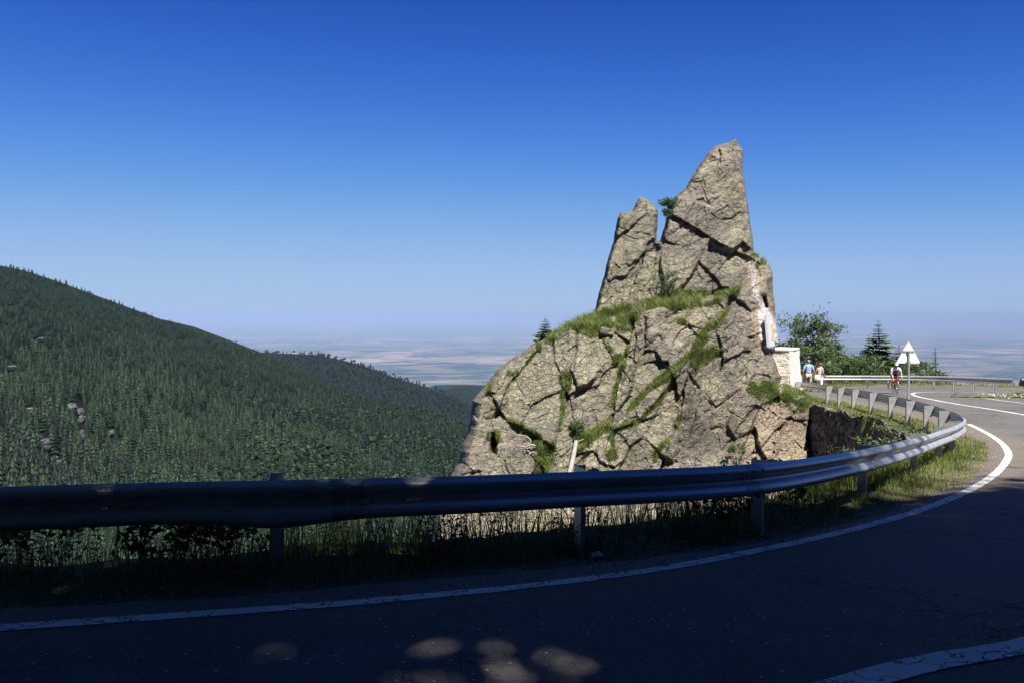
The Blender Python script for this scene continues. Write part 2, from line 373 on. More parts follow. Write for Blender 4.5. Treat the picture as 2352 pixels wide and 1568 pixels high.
def m_wall():
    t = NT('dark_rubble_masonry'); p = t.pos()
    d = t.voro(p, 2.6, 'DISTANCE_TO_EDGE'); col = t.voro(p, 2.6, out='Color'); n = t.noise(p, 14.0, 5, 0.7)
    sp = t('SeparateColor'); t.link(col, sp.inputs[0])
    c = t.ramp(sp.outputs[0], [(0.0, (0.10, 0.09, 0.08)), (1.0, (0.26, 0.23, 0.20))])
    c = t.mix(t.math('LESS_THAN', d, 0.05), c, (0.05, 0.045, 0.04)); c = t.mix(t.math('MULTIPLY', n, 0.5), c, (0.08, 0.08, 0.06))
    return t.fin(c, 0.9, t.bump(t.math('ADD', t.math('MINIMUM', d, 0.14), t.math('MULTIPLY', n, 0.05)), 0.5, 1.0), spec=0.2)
def m_plinth():
    t = NT('pale_mortared_stone'); p = t.pos()
    q = t.map(p, (1.0, 1.0, 1.25)); d = t.voro(q, 3.9, 'DISTANCE_TO_EDGE', rnd=0.75); col = t.voro(q, 3.9, out='Color', rnd=0.75)
    sp = t('SeparateColor'); t.link(col, sp.inputs[0]); n = t.noise(p, 22.0, 4, 0.7)
    c = t.ramp(sp.outputs[1], [(0.0, (0.56, 0.48, 0.38)), (0.4, (0.70, 0.61, 0.49)), (0.7, (0.62, 0.57, 0.50)), (1.0, (0.78, 0.72, 0.62))])
    c = t.mix(t.math('MULTIPLY', n, 0.35), c, (0.30, 0.26, 0.22))
    c = t.mix(t.math('LESS_THAN', d, 0.085), c, (0.80, 0.74, 0.68))
    return t.fin(c, 0.85, t.bump(t.math('MINIMUM', d, 0.15), 0.12, 0.8), spec=0.25)
def m_bark(name='spruce_bark', a=(0.10, 0.075, 0.055), b=(0.24, 0.20, 0.17)):
    t = NT(name); p = t.pos(); n = t.noise(t.map(p, (1, 1, 0.3)), 9.0, 5, 0.7)
    return t.fin(t.ramp(n, [(0.3, a), (0.7, b)]), 0.9, t.bump(n, 0.03, 0.8), spec=0.1)
M_ASPH = m_asphalt(); M_PAINT = m_paint(); M_ROCK = m_rock(); M_SOIL = m_soil(); M_FLOOR = m_forest_floor(); M_PLAIN = m_plain()
M_ZINC = m_zinc(); M_WALL = m_wall(); M_PLINTH = m_plinth(); M_BARK = m_bark(); M_PBARK = m_bark('pale_bark', (0.28, 0.25, 0.22), (0.52, 0.48, 0.44))
M_GRASS = m_leaf('grass_blades', (0.075, 0.115, 0.022), (0.25, 0.29, 0.070), hue=(0.42, 0.36, 0.14))
M_LGRASS = m_leaf('ledge_grass_blades', (0.070, 0.115, 0.026), (0.22, 0.26, 0.075), hue=(0.42, 0.38, 0.15))
M_SPRUCE = m_leaf('spruce_needles', (0.028, 0.058, 0.020), (0.075, 0.125, 0.035), transl=0.12)
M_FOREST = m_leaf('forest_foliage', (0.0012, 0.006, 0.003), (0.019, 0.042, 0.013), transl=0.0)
M_RIDGE_SHADED = m_leaf('ridge_foliage', (0.001, 0.003, 0.004), (0.009, 0.022, 0.018), transl=0.0)  # darker, bluer copy of the forest foliage, ridge shade put into the colour
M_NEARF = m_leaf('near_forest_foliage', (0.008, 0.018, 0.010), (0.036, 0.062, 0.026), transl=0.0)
M_BROAD = m_leaf('broad_leaves', (0.045, 0.085, 0.025), (0.15, 0.20, 0.08), rough=0.45, hue=(0.40, 0.42, 0.32), transl=0.35)
M_SHADE_BEECH = m_leaf('shade_beech_leaves', (0.07, 0.11, 0.02), (0.16, 0.20, 0.05), transl=0.45)  # leaves of the added out-of-view beeches, translucent for a green fill
M_WEED = m_leaf('weed_leaves', (0.030, 0.060, 0.012), (0.09, 0.14, 0.03))
M_WOOD = plain('bleached_wood', (0.33, 0.30, 0.26), 0.85, var=0.25, scale=14)
# ------------------------------------------------------------------ guardrail line in the world
BEAM_TOP = [(-420, 1134), (-200, 1128), (0, 1122), (330, 1113), (640, 1105), (1000, 1097), (1340, 1084), (1620, 1075), (1760, 1066), (1880, 1051), (2000, 1031),
            (2080, 1014), (2150, 994), (2196, 979), (2220, 967), (2217, 957), (2203, 948.5), (2167, 936), (2132, 926), (2090, 916), (2049, 907.5), (2004, 899), (1963, 893), (1904, 884), (1830, 874)]
TOP = 0.74
_b = gpts(BEAM_TOP, TOP)
RAIL = catmull(_b[:, :2], 0.12)                    # xy of the beam's traffic face
for _ in range(30): RAIL[1:-1] = (RAIL[:-2] + RAIL[2:] + 2 * RAIL[1:-1]) / 4
LEFT_EXT = RAIL[0] + (RAIL[0] - RAIL[12]) * 10
RAIL = np.vstack([np.linspace(LEFT_EXT, RAIL[0], 60)[:-1], RAIL])
# ------------------------------------------------------------------ asphalt outline
VERGE = [(-500, 1415), (-200, 1398), (0, 1384), (300, 1370), (600, 1350), (976, 1318), (1200, 1300), (1444, 1274), (1707, 1238), (1900, 1201), (2029, 1166), (2199, 1106), (2245, 1072), (2263, 1045), (2262, 1017), (2228, 1001)]
vg = gpts(VERGE)[:, :2]
i0 = np.argmin(np.abs(RAIL[:, 1] - 22) + (RAIL[:, 0] < 9) * 99)
back = RAIL[i0:]; tn = np.gradient(back, axis=0); tn /= np.linalg.norm(tn, axis=1, keepdims=True)
off = back + np.stack([tn[:, 1], -tn[:, 0]], -1) * 0.55
far = gpts([(1846, 898), (1880, 891), (1915, 888), (1965, 885.5), (2024, 883.2), (2134, 884), (2240, 886), (2352, 890)])[:, :2]
fr = far[-1] - far[-2]; fr = fr / np.linalg.norm(fr)
ROADPOLY = np.vstack([[[-22, vg[0][1] - .8]], catmull(vg, 0.5), off[::12], far, [far[-1] + fr * 25, (75, 40), (75, -12), (-22, -12)]])
def road_sd(x, y):
    d, bx, by = segdist(x, y, ROADPOLY, True); return np.where(inpoly(x, y, ROADPOLY), -d, d)
BANK = np.array([(-60, -4.2), (-3, -4.2), (5, -3.6), (12, -1.5), (20, 4.5), (27, 12), (36, 22), (50, 30), (90, 40)])
def bank_rise(x, y):
    d, bx, by = segdist(x, y, BANK); side = y < np.interp(x, BANK[:, 0], BANK[:, 1])
    return np.where(side, np.minimum(d * 2.1, 8.5 + 0.30 * d), 0.0)
def ground_h(x, y):
    sd = road_sd(x, y); z = zroad(y) - 0.03
    d = np.maximum(sd, 0)
    gully = smooth(5, 9, x) * smooth(16, 20, y) * smooth(46, 42, y) * (x < 16)
    w = np.where(gully > 0.5, 1.45, 1.25); w = np.where(y > 46, 1.7, w)
    sl = 1.9 + gully * 5.0; sl = np.where(y > 46, 0.75, sl)
    e = np.maximum(d - w, 0)
    drop = np.where(e < 14, e * sl, 14 * sl + (e - 14) * 1.0)
    bump = 0.05 * fbm(p3(x, y, 0 * x) * 1.1, 3, 5) * smooth(0.1, 0.8, d) + 0.0
    far_n = 3.0 * fbm(p3(x, y, 0 * x) * 0.04, 4, 9) * smooth(8, 40, e)
    crest = (0.10 - 0.13 * gully) * smooth(0.15, 0.9, d) * (1 - smooth(w, w + 1, d))
    b = bank_rise(x, y)
    return z + crest + bump - drop + far_n + b * (1 + 0.25 * fbm(p3(x, y, 0 * x) * 0.25, 4, 12)) - 0.02 * (sd < -0.6)
def grid_sheet(name, xs, ys, hf, mat, keep=None, attrs=None):
    X, Y = np.meshgrid(xs, ys); Z = hf(X, Y); a, b = X.shape; I = np.arange(a * b).reshape(a, b)
    Fq = np.stack([I[:-1, :-1], I[:-1, 1:], I[1:, 1:], I[1:, :-1]], -1).reshape(-1, 4)
    V = p3(X, Y, Z).reshape(-1, 3)
    at = {k: f(X, Y).ravel() for k, f in (attrs or {}).items()}
    if keep is not None:
        m = keep(X, Y).ravel(); Fq = Fq[m[Fq].all(1)]; u, inv = np.unique(Fq, return_inverse=True); V = V[u]; Fq = inv.reshape(Fq.shape); at = {k: v[u] for k, v in at.items()}
    return npmesh(name, V, Fq, mat, attrs=at, smoothf=True)
def warp(a, b, fine0, fine1, step, grow=1.12):
    r = list(np.arange(fine0, fine1, step)); s = step
    while r[-1] < b: s *= grow; r.append(r[-1] + s)
    s = step; l = [r[0]]
    while l[-1] > a: s *= grow; l.append(l[-1] - s)
    return np.array(l[:0:-1] + r)
gx = warp(-420, 420, -10, 26, 0.25); gy = warp(-60, 520, 2.5, 48, 0.25)
ter = grid_sheet('ground', gx, gy, ground_h, M_SOIL); tag(ter, kind='structure')
# road sheet (fine grid clipped by the outline, edge vertices pulled onto it)
def road_mesh():
    xs = np.arange(-21, 74, 0.22); ys = np.arange(-11, 75, 0.22)
    xs = np.concatenate([xs[xs < 26], np.arange(26, 75, 1.0)])
    X, Y = np.meshgrid(xs, ys); sd = road_sd(X, Y); a, b = X.shape; I = np.arange(a * b).reshape(a, b)
    C = (sd[:-1, :-1] + sd[1:, :-1] + sd[:-1, 1:] + sd[1:, 1:]) / 4
    Fq = np.stack([I[:-1, :-1], I[:-1, 1:], I[1:, 1:], I[1:, :-1]], -1)[C < 0].reshape(-1, 4)
    nb = np.bincount(Fq.ravel(), minlength=a * b).reshape(a, b)
    edge = (nb > 0) & (nb < 4)
    _, bx, by = segdist(X, Y, ROADPOLY, True)
    X2 = np.where(edge, bx, X); Y2 = np.where(edge, by, Y)
    Z = zroad(Y2) + 0.0 - np.where(edge, 0.04, 0)
    ln = LINE_OUT[:, :2]; dl, lx, ly = segdist(X2, Y2, ln[::4]); 
    sdl = -road_sd(X2, Y2)
    sh = smooth(1.6, 0.6, sdl) * (Y2 < 40)
    u, inv = np.unique(Fq, return_inverse=True)
    return npmesh('road', p3(X2, Y2, Z).reshape(-1, 3)[u], inv.reshape(Fq.shape), M_ASPH, attrs={'shoulder': sh.ravel()[u]}, smoothf=True)
def ribbon(name, path, w, lift, wobble=0.0):
    p = catmull(path, 0.15) if len(path) < 60 else path
    t = np.gradient(p, axis=0); t /= np.linalg.norm(t, axis=1, keepdims=True); n = np.stack([-t[:, 1], t[:, 0]], -1)
    s = np.arange(len(p)) * 0.15; e = np.stack([s, 0 * s, 0 * s], -1)
    k = 4
    off = np.linspace(-w / 2, w / 2, k + 1)[None] + 0 * s[:, None]
    off[:, 0] += wobble * fbm(e * 6, 3, 3); off[:, -1] += wobble * fbm(e * 6 + 40, 3, 4)
    G = p[:, None] + n[:, None] * off[..., None]
    V = p3(G[..., 0], G[..., 1], zroad(G[..., 1]) + lift)
    m = MB(); m.grid(V); return m.build(name, M_PAINT)
L1 = [(-500, 1474), (-250, 1459), (0, 1442), (249, 1424), (498, 1407), (705, 1394), (976, 1370), (1210, 1346.6), (1385, 1326), (1561, 1300), (1736, 1265), (1912, 1227), (2087, 1180), (2204, 1136), (2263, 1104), (2303, 1070), (2317, 1043), (2304, 1020), (2274, 998), (2245, 983), (2225, 973.5)]
lo = gpts(L1)[:, :2]
LINE_OUT = catmull(lo, 0.15)
for _ in range(12): LINE_OUT[1:-1] = (LINE_OUT[:-2] + LINE_OUT[2:]) / 2
rd = road_mesh(); tag(rd, kind='structure')
tag(ribbon('road_line', LINE_OUT, 0.15, 0.005, 0.012), kind='structure')
lc = gpts([(1700, 1640), (1850, 1602), (1970, 1563), (2146, 1519), (2352, 1482)])[:, :2]; d = lc[-1] - lc[-2]
tag(ribbon('road_line', np.vstack([lc, [lc[-1] + d * 1.2 + [0, .15], lc[-1] + d * 2.4 + [0, .6]]]), 0.19, 0.005, 0.012), kind='structure')
loop = gpts([(2480, 979), (2352, 952), (2272, 938.6), (2189.6, 926), (2134.6, 915.8), (2107, 909.8), (2095.6, 904.8), (2101, 901.6), (2121, 900.2), (2162, 899.4), (2272, 899.5), (2345, 900.2)])[:, :2]
tag(ribbon('road_line', loop, 0.16, 0.005, 0.004), kind='structure')
isl = gpts([(2263, 914.3), (2275, 915.6), (2295, 918.5), (2320, 921.5), (2352, 925.5)])[:, :2]
tag(ribbon('road_line', isl, 0.12, 0.005, 0.01), kind='structure')
# ------------------------------------------------------------------ forested hills and the plain
HILLS = {}
def hill(name, ridge, ybot, Yr, Yb, rows, seed, amp, back_drop):
    """ridge: pixel outline; Yr: distance along it (list matched in x); front slope runs down to Yb"""
    rx = np.array([p[0] for p in ridge], float); ry = np.array([p[1] for p in ridge], float)
    xs = np.arange(rx[0], rx[-1] + 1, 6.0); yr = np.interp(xs, rx, ry); Yrr = np.interp(xs, [p[0] for p in Yr], [p[1] for p in Yr])
    t = np.linspace(0, 1, rows); py = yr[None] + (ybot - yr)[None] * t[:, None]
    inv = (1 / Yrr)[None] * (1 - t[:, None]) + (1 / Yb) * t[:, None]; D = 1 / inv
    N = fbm(p3(xs[None] / 110 + 0 * D, py / 260, 0 * D), 4, seed)
    D = D * (1 + amp * N * smooth(0, 0.25, t)[:, None])
    V = P(np.broadcast_to(xs[None], D.shape), py, D)
    bk = []
    for k in (1, 2, 3, 4): q = V[0].copy(); q[:, 1] += back_drop * k * 2.2; q[:, 2] -= back_drop * k * k * 0.35; q[:, 0] *= 1.0; bk.append(q)
    G = np.vstack([np.array(bk[::-1]), V])
    m = MB(); m.grid(G[:, :, :]); o = m.build(name, M_FLOOR, smoothf=True); tag(o, kind='structure')
    HILLS[name] = (xs, t, V); return V
RIDGE = [(-420, 500), (-200, 556), (-80, 588), (0, 610), (57, 622), (125, 644), (180, 664), (232, 684), (300, 710), (362, 733), (430, 756), (520, 787), (594, 812), (673, 847), (765, 886), (858, 916), (928, 932), (1020, 954), (1072, 977), (1130, 1003), (1220, 1050), (1400, 1130)]
hill('hillside', RIDGE, 1720, [(-420, 2000), (0, 1850), (500, 1750), (1072, 1400), (1400, 1300)], 320.0, 96, 3, 0.16, 160)
hill('distant_hills', [(300, 800), (330, 740), (362, 732), (380, 735), (445, 750), (529, 783), (580, 803), (650, 830), (800, 900)], 980, [(300, 2600), (800, 2400)], 1900.0, 16, 8, 0.02, 200)
hill('distant_hills', [(480, 880), (540, 830), (589, 808), (626, 810), (733, 815), (789, 827), (830, 838), (881, 857), (930, 874), (988, 892), (1035, 910), (1080, 930), (1200, 985), (1400, 1060)], 1120, [(480, 3300), (1400, 2700)], 1700.0, 26, 14, 0.04, 300)
H2 = HILLS['distant_hills']
hill('distant_hills', [(940, 960), (1000, 905), (1025, 893), (1053, 887), (1091, 886), (1140, 892), (1300, 940), (1500, 1000)], 1120, [(940, 5500), (1500, 5000)], 3300.0, 16, 21, 0.03, 300)
H3 = HILLS['distant_hills']
hill('distant_hills', [(900, 925), (960, 893), (1000, 884), (1060, 882), (1120, 884), (1250, 905), (1500, 930)], 1000, [(900, 8500), (1500, 8000)], 6500.0, 10, 25, 0.02, 300)
# one wide sheet of plain, out to the horizon
ang = np.linspace(-80, 80, 97); rr = np.geomspace(9000, 260000, 60)
A, RR = np.meshgrid(np.radians(ang), rr); X = np.sin(A) * RR; Y = np.cos(A) * RR
Z = -2000 + 0 * X + 45 * fbm(p3(X, Y, 0 * X) / 5200, 4, 31) * smooth(4000, 9000, RR) + 260 * smooth(0.1, 0.75, fbm(p3(X / 14000, Y / 7000, 0 * X), 3, 37)) * smooth(22000, 40000, RR)
m = MB(); m.grid(p3(X, Y, Z)[:, ::-1]); tag(m.build('plain', M_PLAIN, smoothf=True), kind='structure')
# ------------------------------------------------------------------ the rock pinnacle
def c2(l): return [(976 + x * .3906, 689 + y * .3906) for x, y in l]
def z1(l): return [(976 + x * .3662, 287 + y * .3662) for x, y in l]
OUT = [(930, 1420), (960, 1300), (988, 1240), (999, 1193), (1015, 1140), (1033, 1095), (1054, 1060), (1060, 1025), (1074, 994), (1083, 947), (1085, 919), (1105, 896), (1124, 873), (1144, 845), (1171, 826), (1218, 794), (1249, 775),
       (1280, 760), (1306, 748), (1327.5, 738), (1364, 724), (1371.5, 690), (1377, 668), (1386, 638.5), (1392, 610), (1401, 580), (1408, 557), (1412, 536), (1416, 515), (1419, 500), (1426, 486.6), (1433, 489), (1452, 485), (1461, 466), (1470, 451), (1489, 461), (1500, 470), (1510, 477),
       (1511, 492), (1510, 520), (1508.5, 540), (1508, 555), (1516, 555), (1520, 540), (1525, 525), (1531, 500), (1534, 486), (1542, 470), (1551, 452), (1563, 441), (1576.6, 430), (1587, 410), (1598.5, 393), (1611, 373), (1620.5, 360), (1632, 345), (1642.5, 336), (1660, 331), (1672, 328), (1682, 322), (1690, 319), (1697, 335),
       (1706.6, 344), (1706, 370), (1707.6, 397), (1710, 420), (1714, 448), (1718, 470), (1721, 492), (1723, 515), (1727, 536), (1730, 560), (1732, 580), (1740, 586), (1749, 596), (1759, 604), (1767, 607), (1774, 624), (1775, 650), (1776, 671.5), (1779, 690), (1781, 708), (1782, 745), (1788, 789), (1775, 794), (1763, 798), (1770, 809), (1782, 831), (1788, 853), (1795, 864), (1792, 880),
       (1818, 888), (1845, 898), (1868, 918), (1872, 960), (1869, 1055), (1871, 1160), (1880, 1300), (1890, 1420)]
OUT = np.array(OUT, float)
# roughen the outline a little
_o = []
for a, b in zip(OUT, np.roll(OUT, -1, 0)):
    n = max(1, int(np.linalg.norm(b - a) / 4.0))
    for k in range(n): _o.append(a + (b - a) * k / n)
OUTF = np.array(_o); OUTF = OUTF + 1.6 * np.stack([fbm(p3(OUTF[:, 0], OUTF[:, 1], 0 * OUTF[:, 0]) / 9, 3, 71), fbm(p3(OUTF[:, 0], OUTF[:, 1], 0 * OUTF[:, 0]) / 9, 3, 77)], -1)
STEP = 2.0
xs = np.arange(900, 1910, STEP); ys = np.arange(310, 1420, STEP); RX, RY = np.meshgrid(xs, ys)
inside = inpoly(RX, RY, OUTF)
sdist, sbx, sby = segdist(RX, RY, OUTF, True)
# shelf line: above it the rock stands further back
SHELF = [(900, 830), (1218, 800), (1280, 765), (1350, 748), (1420, 745), (1480, 715), (1560, 700), (1640, 690), (1700, 665), (1740, 640), (1900, 600)]
sx = np.array([p[0] for p in SHELF]); sy = np.array([p[1] for p in SHELF])
yshelf = np.interp(RX, sx, sy)
B = 35.0 + (RX - 1500) * 0.0045 - (RY - 900) * 0.0075
B = np.where(RY > 1050, B - (RY - 1050) * 0.004, B)
B += 1.5 * smooth(6, -16, RY - yshelf)
# slabs: hand placed seeds (x, y, offset m, tilt x, tilt y)
rng = np.random.RandomState(4)
SEEDS = [(1440, 560), (1400, 650), (1480, 640), (1470, 500), (1640, 420), (1590, 520), (1690, 470), (1560, 600), (1660, 610), (1690, 560), (1620, 660), (1745, 660), (1765, 720), (1710, 340),
         (1560, 790), (1490, 880), (1540, 740), (1400, 900), (1350, 820), (1290, 820), (1420, 800), (1240, 880), (1190, 960), (1110, 930), (1080, 1020), (1150, 1080), (1330, 960), (1280, 900),
         (1620, 720), (1680, 760), (1620, 820), (1560, 910), (1450, 960), (1520, 990), (1590, 960), (1480, 1050), (1390, 1040), (1330, 1060), (1700, 850), (1660, 930), (1720, 930), (1760, 800), (1640, 1030), (1600, 1060),
         (1770, 1000), (1720, 1050), (1820, 990), (1840, 950), (1260, 1100), (1120, 1180), (1250, 1200), (1400, 1170), (1550, 1180), (1700, 1170), (1830, 1120), (1050, 1150), (1440, 1280), (1200, 1320), (1650, 1300)]
S = np.array(SEEDS, float)
wx = RX + 14 * fbm(p3(RX / 60, RY / 60, 0 * RX), 3, 41); wy = RY + 14 * fbm(p3(RX / 60, RY / 60, 0 * RX + 9), 3, 43)
ca, sa = math.cos(R(-62)), math.sin(R(-62))         # plates elongated along the foliation
def aniso(dx, dy):
    u = dx * ca + dy * sa; v = -dx * sa + dy * ca; return (u / 1.7) ** 2 + v ** 2
best = np.full(RX.shape, 1e18); sec = best.copy(); lab = np.zeros(RX.shape, int)
for k, (a, b) in enumerate(S):
    e = aniso(wx - a, wy - b); sec = np.where(e < best, best, np.minimum(sec, e)); lab = np.where(e < best, k, lab); best = np.minimum(best, e)
offs = rng.uniform(-0.17, 0.17, len(S)); tx = rng.uniform(-1, 1, len(S)) * 0.0062; ty = rng.uniform(-1, 0.7, len(S)) * 0.0052
PL = offs[lab] + (RX - S[lab, 0]) * tx[lab] + (RY - S[lab, 1]) * ty[lab]
# secondary facets
def facets(n, seed, amp, tilt, el=1.6):
    r = np.random.RandomState(seed); c = np.stack([r.uniform(900, 1900, n), r.uniform(300, 1400, n)], -1)
    if n > 2500:                                              # many small facets: search only a jittered lattice's neighbours
        g = math.sqrt(1000 * 1100 / n); ii = np.floor(wx / g).astype(int); jj = np.floor(wy / g).astype(int); b1 = np.full(RX.shape, 1e18); out = np.zeros(RX.shape)
        for di in (-2, -1, 0, 1, 2):
            for dj in (-2, -1, 0, 1, 2):
                a_, b_, z_ = ii + di, jj + dj, 0 * ii; cx_ = (a_ + _h(a_, b_, z_, seed)) * g; cy_ = (b_ + _h(a_, b_, z_, seed + 1)) * g; dx = wx - cx_; dy = wy - cy_
                u = dx * ca + dy * sa; v = -dx * sa + dy * ca; e = (u / el) ** 2 + v ** 2
                val = (_h(a_, b_, z_, seed + 2) * 2 - 1) * amp + dx * (_h(a_, b_, z_, seed + 3) * 2 - 1) * tilt + dy * (_h(a_, b_, z_, seed + 4) * 1.4 - 1) * tilt; out = np.where(e < b1, val, out); b1 = np.minimum(b1, e)
        return out
    b1 = np.full(RX.shape, 1e18); l = np.zeros(RX.shape, int)
    for k in range(n):
        dx = wx - c[k, 0]; dy = wy - c[k, 1]; u = dx * ca + dy * sa; v = -dx * sa + dy * ca; e = (u / el) ** 2 + v ** 2; l = np.where(e < b1, k, l); b1 = np.minimum(b1, e)
    o = r.uniform(-1, 1, n) * amp; a = r.uniform(-1, 1, n) * tilt; b_ = r.uniform(-1, 0.4, n) * tilt
    return o[l] + (RX - c[l, 0]) * a[l] + (RY - c[l, 1]) * b_[l]
def blur(A, n):
    for _ in range(n):
        Q = np.pad(A, 1, 'edge'); A = (Q[:-2, 1:-1] + Q[2:, 1:-1] + Q[1:-1, :-2] + Q[1:-1, 2:] + 4 * A) / 8
    return A
REL = blur(PL, 3) + blur(facets(160, 7, 0.03, 0.0030, 2.0), 1) + facets(1500, 8, 0.006, 0.0014, 2.6) + facets(7000, 9, 0.003, 0.0026, 2.8)
# cracks: (points, half width px, depth m, step of the side to the right of the line, m)
CRACKS = [
    (c2([(1690, 140), (1600, 270), (1460, 420), (1340, 500), (1210, 640)]), 9, 0.75, 0.35), (c2([(1470, 460), (1370, 600), (1250, 720), (1110, 770), (1100, 900), (1085, 1010)]), 7, 0.7, -0.3),
    (c2([(1230, 130), (1190, 290), (1130, 520), (1095, 740)]), 3.5, 0.8, 0.3), (c2([(745, 240), (770, 390), (830, 480), (810, 660), (770, 850)]), 5, 0.7, -0.25),
    (c2([(905, 190), (890, 300), (870, 420), (850, 520)]), 2.5, 0.5, 0.15), (c2([(1040, 230), (1100, 330), (1160, 400)]), 3, 0.5, 0.1), (c2([(455, 600), (480, 520), (560, 420), (640, 320), (700, 250)]), 4, 0.6, 0.25),
    (c2([(1590, 530), (1600, 590), (1640, 690), (1700, 830), (1740, 880), (1785, 912)]), 7, 1.2, -0.75), (c2([(1985, 600), (1900, 800), (1840, 980)]), 4, 0.7, -0.3),
    (c2([(1760, 75), (1730, 110), (1690, 140), (1640, 90), (1615, 50)]), 4, 0.6, 0.2), (c2([(490, 715), (640, 800), (760, 870), (740, 960), (690, 1030)]), 10, 0.5, 0.35),
    (c2([(820, 870), (900, 810), (1000, 770), (1090, 715)]), 9, 0.6, -0.3), (c2([(1255, 730), (1300, 775), (1360, 815), (1425, 825)]), 13, 1.5, -0.75), (c2([(1520, 540), (1500, 700), (1430, 830), (1400, 960)]), 4, 0.7, 0.25),
    (c2([(1600, 640), (1560, 780), (1490, 900), (1400, 1010)]), 3, 0.6, 0.2), (c2([(285, 665), (310, 700), (360, 700), (410, 690)]), 4, 0.8, -0.3), (c2([(470, 940), (475, 980), (500, 1025)]), 3, 0.8, 0), (c2([(1770, 300), (1640, 400), (1590, 500)]), 6, 0.5, 0.2),
    (c2([(1930, 640), (1870, 700), (1800, 660)]), 3, 0.4, 0), (c2([(2020, 640), (2080, 700), (2150, 700)]), 5, 0.6, 0), (c2([(2260, 480), (2200, 640), (2100, 760)]), 3, 0.5, .1), (c2([(920, 850), (1000, 880), (900, 960), (780, 1000)]), 5, .6, .2),
    (z1([(1600, 590), (1700, 650), (1780, 705), (1850, 745), (1950, 800), (2045, 835)]), 3.5, 0.75, 0.35), (z1([(1840, 700), (1880, 665), (1930, 645), (1980, 650), (2015, 675)]), 4.5, 0.9, -0.3),
    (z1([(1690, 655), (1650, 800), (1620, 950)]), 2.5, 0.35, -0.12), (z1([(1465, 640), (1400, 760), (1330, 945)]), 4, 0.6, 0.45), (z1([(1150, 840), (1185, 870), (1220, 900)]), 3.5, 0.7, 0), (z1([(1465, 735), (1450, 850), (1445, 950), (1420, 1080)]), 4, 0.7, -0.3),
    (z1([(1745, 410), (1760, 450), (1785, 500)]), 3, 0.6, 0), (z1([(1800, 560), (1850, 600), (1920, 590), (1975, 550)]), 4, 0.7, 0), (z1([(1530, 560), (1555, 600), (1590, 590)]), 7, 0.9, 0), (z1([(1250, 690), (1320, 720), (1370, 710)]), 3, 0.4, 0),
    (z1([(1700, 910), (1720, 960)]), 3, 0.4, 0), (z1([(2060, 840), (2030, 920), (1970, 1000)]), 3.5, 0.7, 0.15), (z1([(1935, 160), (1950, 300), (1975, 420), (1990, 560), (2020, 700), (2055, 820)]), 3, 0.30, -0.25),
    (z1([(2080, 880), (2120, 1000), (2130, 1100), (2150, 1200)]), 6, 0.6, -0.3), (z1([(1380, 1250), (1330, 1300), (1310, 1450), (1260, 1560)]), 3, 0.5, 0.2), (z1([(1860, 1170), (1800, 1250), (1760, 1200), (1730, 1140)]), 4, 0.6, 0.1),
    (z1([(1260, 780), (1260, 880)]), 2.5, 0.35, 0), (z1([(1880, 820), (1830, 900)]), 2, 0.3, 0), (z1([(1700, 340), (1640, 380)]), 3, 0.5, 0),
    (z1([(1380, 1340), (1420, 1370)]), 3, .4, 0), (z1([(800, 1330), (810, 1480), (850, 1560)]), 4, .5, .2), (z1([(950, 1290), (940, 1420)]), 3, .4, 0),
]
soil = np.zeros_like(RX)
for ck, (pts, w, dep, stp) in enumerate(CRACKS):
    pts = np.array(pts); jx = RX + 3.0 * fbm(p3(RX / 14, RY / 14, 0 * RX + ck), 2, 50 + ck); jy = RY
    d, qx, qy = segdist(jx, jy, pts)
    REL += dep * 0.34 * np.exp(-(d / (w * 0.45)) ** 2) * (0.55 + 0.45 * fbm(p3(RX / 22, RY / 22, 0 * RX + ck), 2, 300))
    if stp and ck >= 0:
        dirv = pts[-1] - pts[0]; n_ = np.array([-dirv[1], dirv[0]]) / np.linalg.norm(dirv)
        side = np.sign((jx - qx) * n_[0] + (jy - qy) * n_[1]); REL += 0.46 * stp * side * np.exp(-(d / (w * 6 + 22)) ** 2) * smooth(0, w * 0.8, d)
d, _, _ = segdist(RX, RY, np.array(c2([(400, 790), (404, 840), (400, 890)]))); REL += 1.3 * smooth(9, 2, d + 4 * fbm(p3(RX / 12, RY / 12, 0 * RX), 3, 301))         # the hole under the ledge
d, _, _ = segdist(RX, RY, np.array(z1([(2125, 1080), (2140, 1140)]))); REL += 1.0 * np.exp(-(d / 5.0) ** 2)
px3 = P(RX, RY, B)
q = px3.copy(); cs, sn = math.cos(R(38)), math.sin(R(38)); q = p3(q[..., 0] * cs + q[..., 2] * sn, q[..., 1], (-q[..., 0] * sn + q[..., 2] * cs) * 2.4)
NZ = 0.20 * fbm(q * 0.32, 3, 90) + 0.06 * fbm(q * 1.5, 4, 95) + 0.030 * fbm(q * 4.2, 5, 99) + 0.10 * smooth(.25, .6, fbm(q * .75, 4, 97)) - 0.10 * smooth(.3, .6, fbm(q * .75 + 31, 4, 98))
upper = smooth(40, -10, RY - yshelf)
EDGE = 24.0 - 14 * upper
u = np.clip(sdist / EDGE, 0, 1); rnd = (1 - np.sqrt(np.clip(1 - (1 - u) ** 2, 0, 1)))
NZ = NZ * smooth(0, 5, sdist)
half = 1.9 + 2.6 * smooth(250, 1150, RY)              # half thickness grows towards the base
RD = B + (REL + 0.0) * smooth(0, 9, sdist) + NZ + rnd * half
BD = B + half * 2.0 + 3.5 * smooth(600, 1200, RY) - rnd * half * 0.9 + 0.9 * fbm(px3 * 0.4, 3, 120) * smooth(0, 18, sdist)
a, b = RX.shape; I = np.arange(a * b).reshape(a, b)
cin = inpoly(RX[:-1, :-1] + STEP / 2, RY[:-1, :-1] + STEP / 2, OUTF)
nb = np.zeros((a, b), int)
for dy in (0, 1):
    for dx in (0, 1): nb[dy:a - 1 + dy, dx:b - 1 + dx] += cin
used = nb > 0; edge = used & (nb < 4)
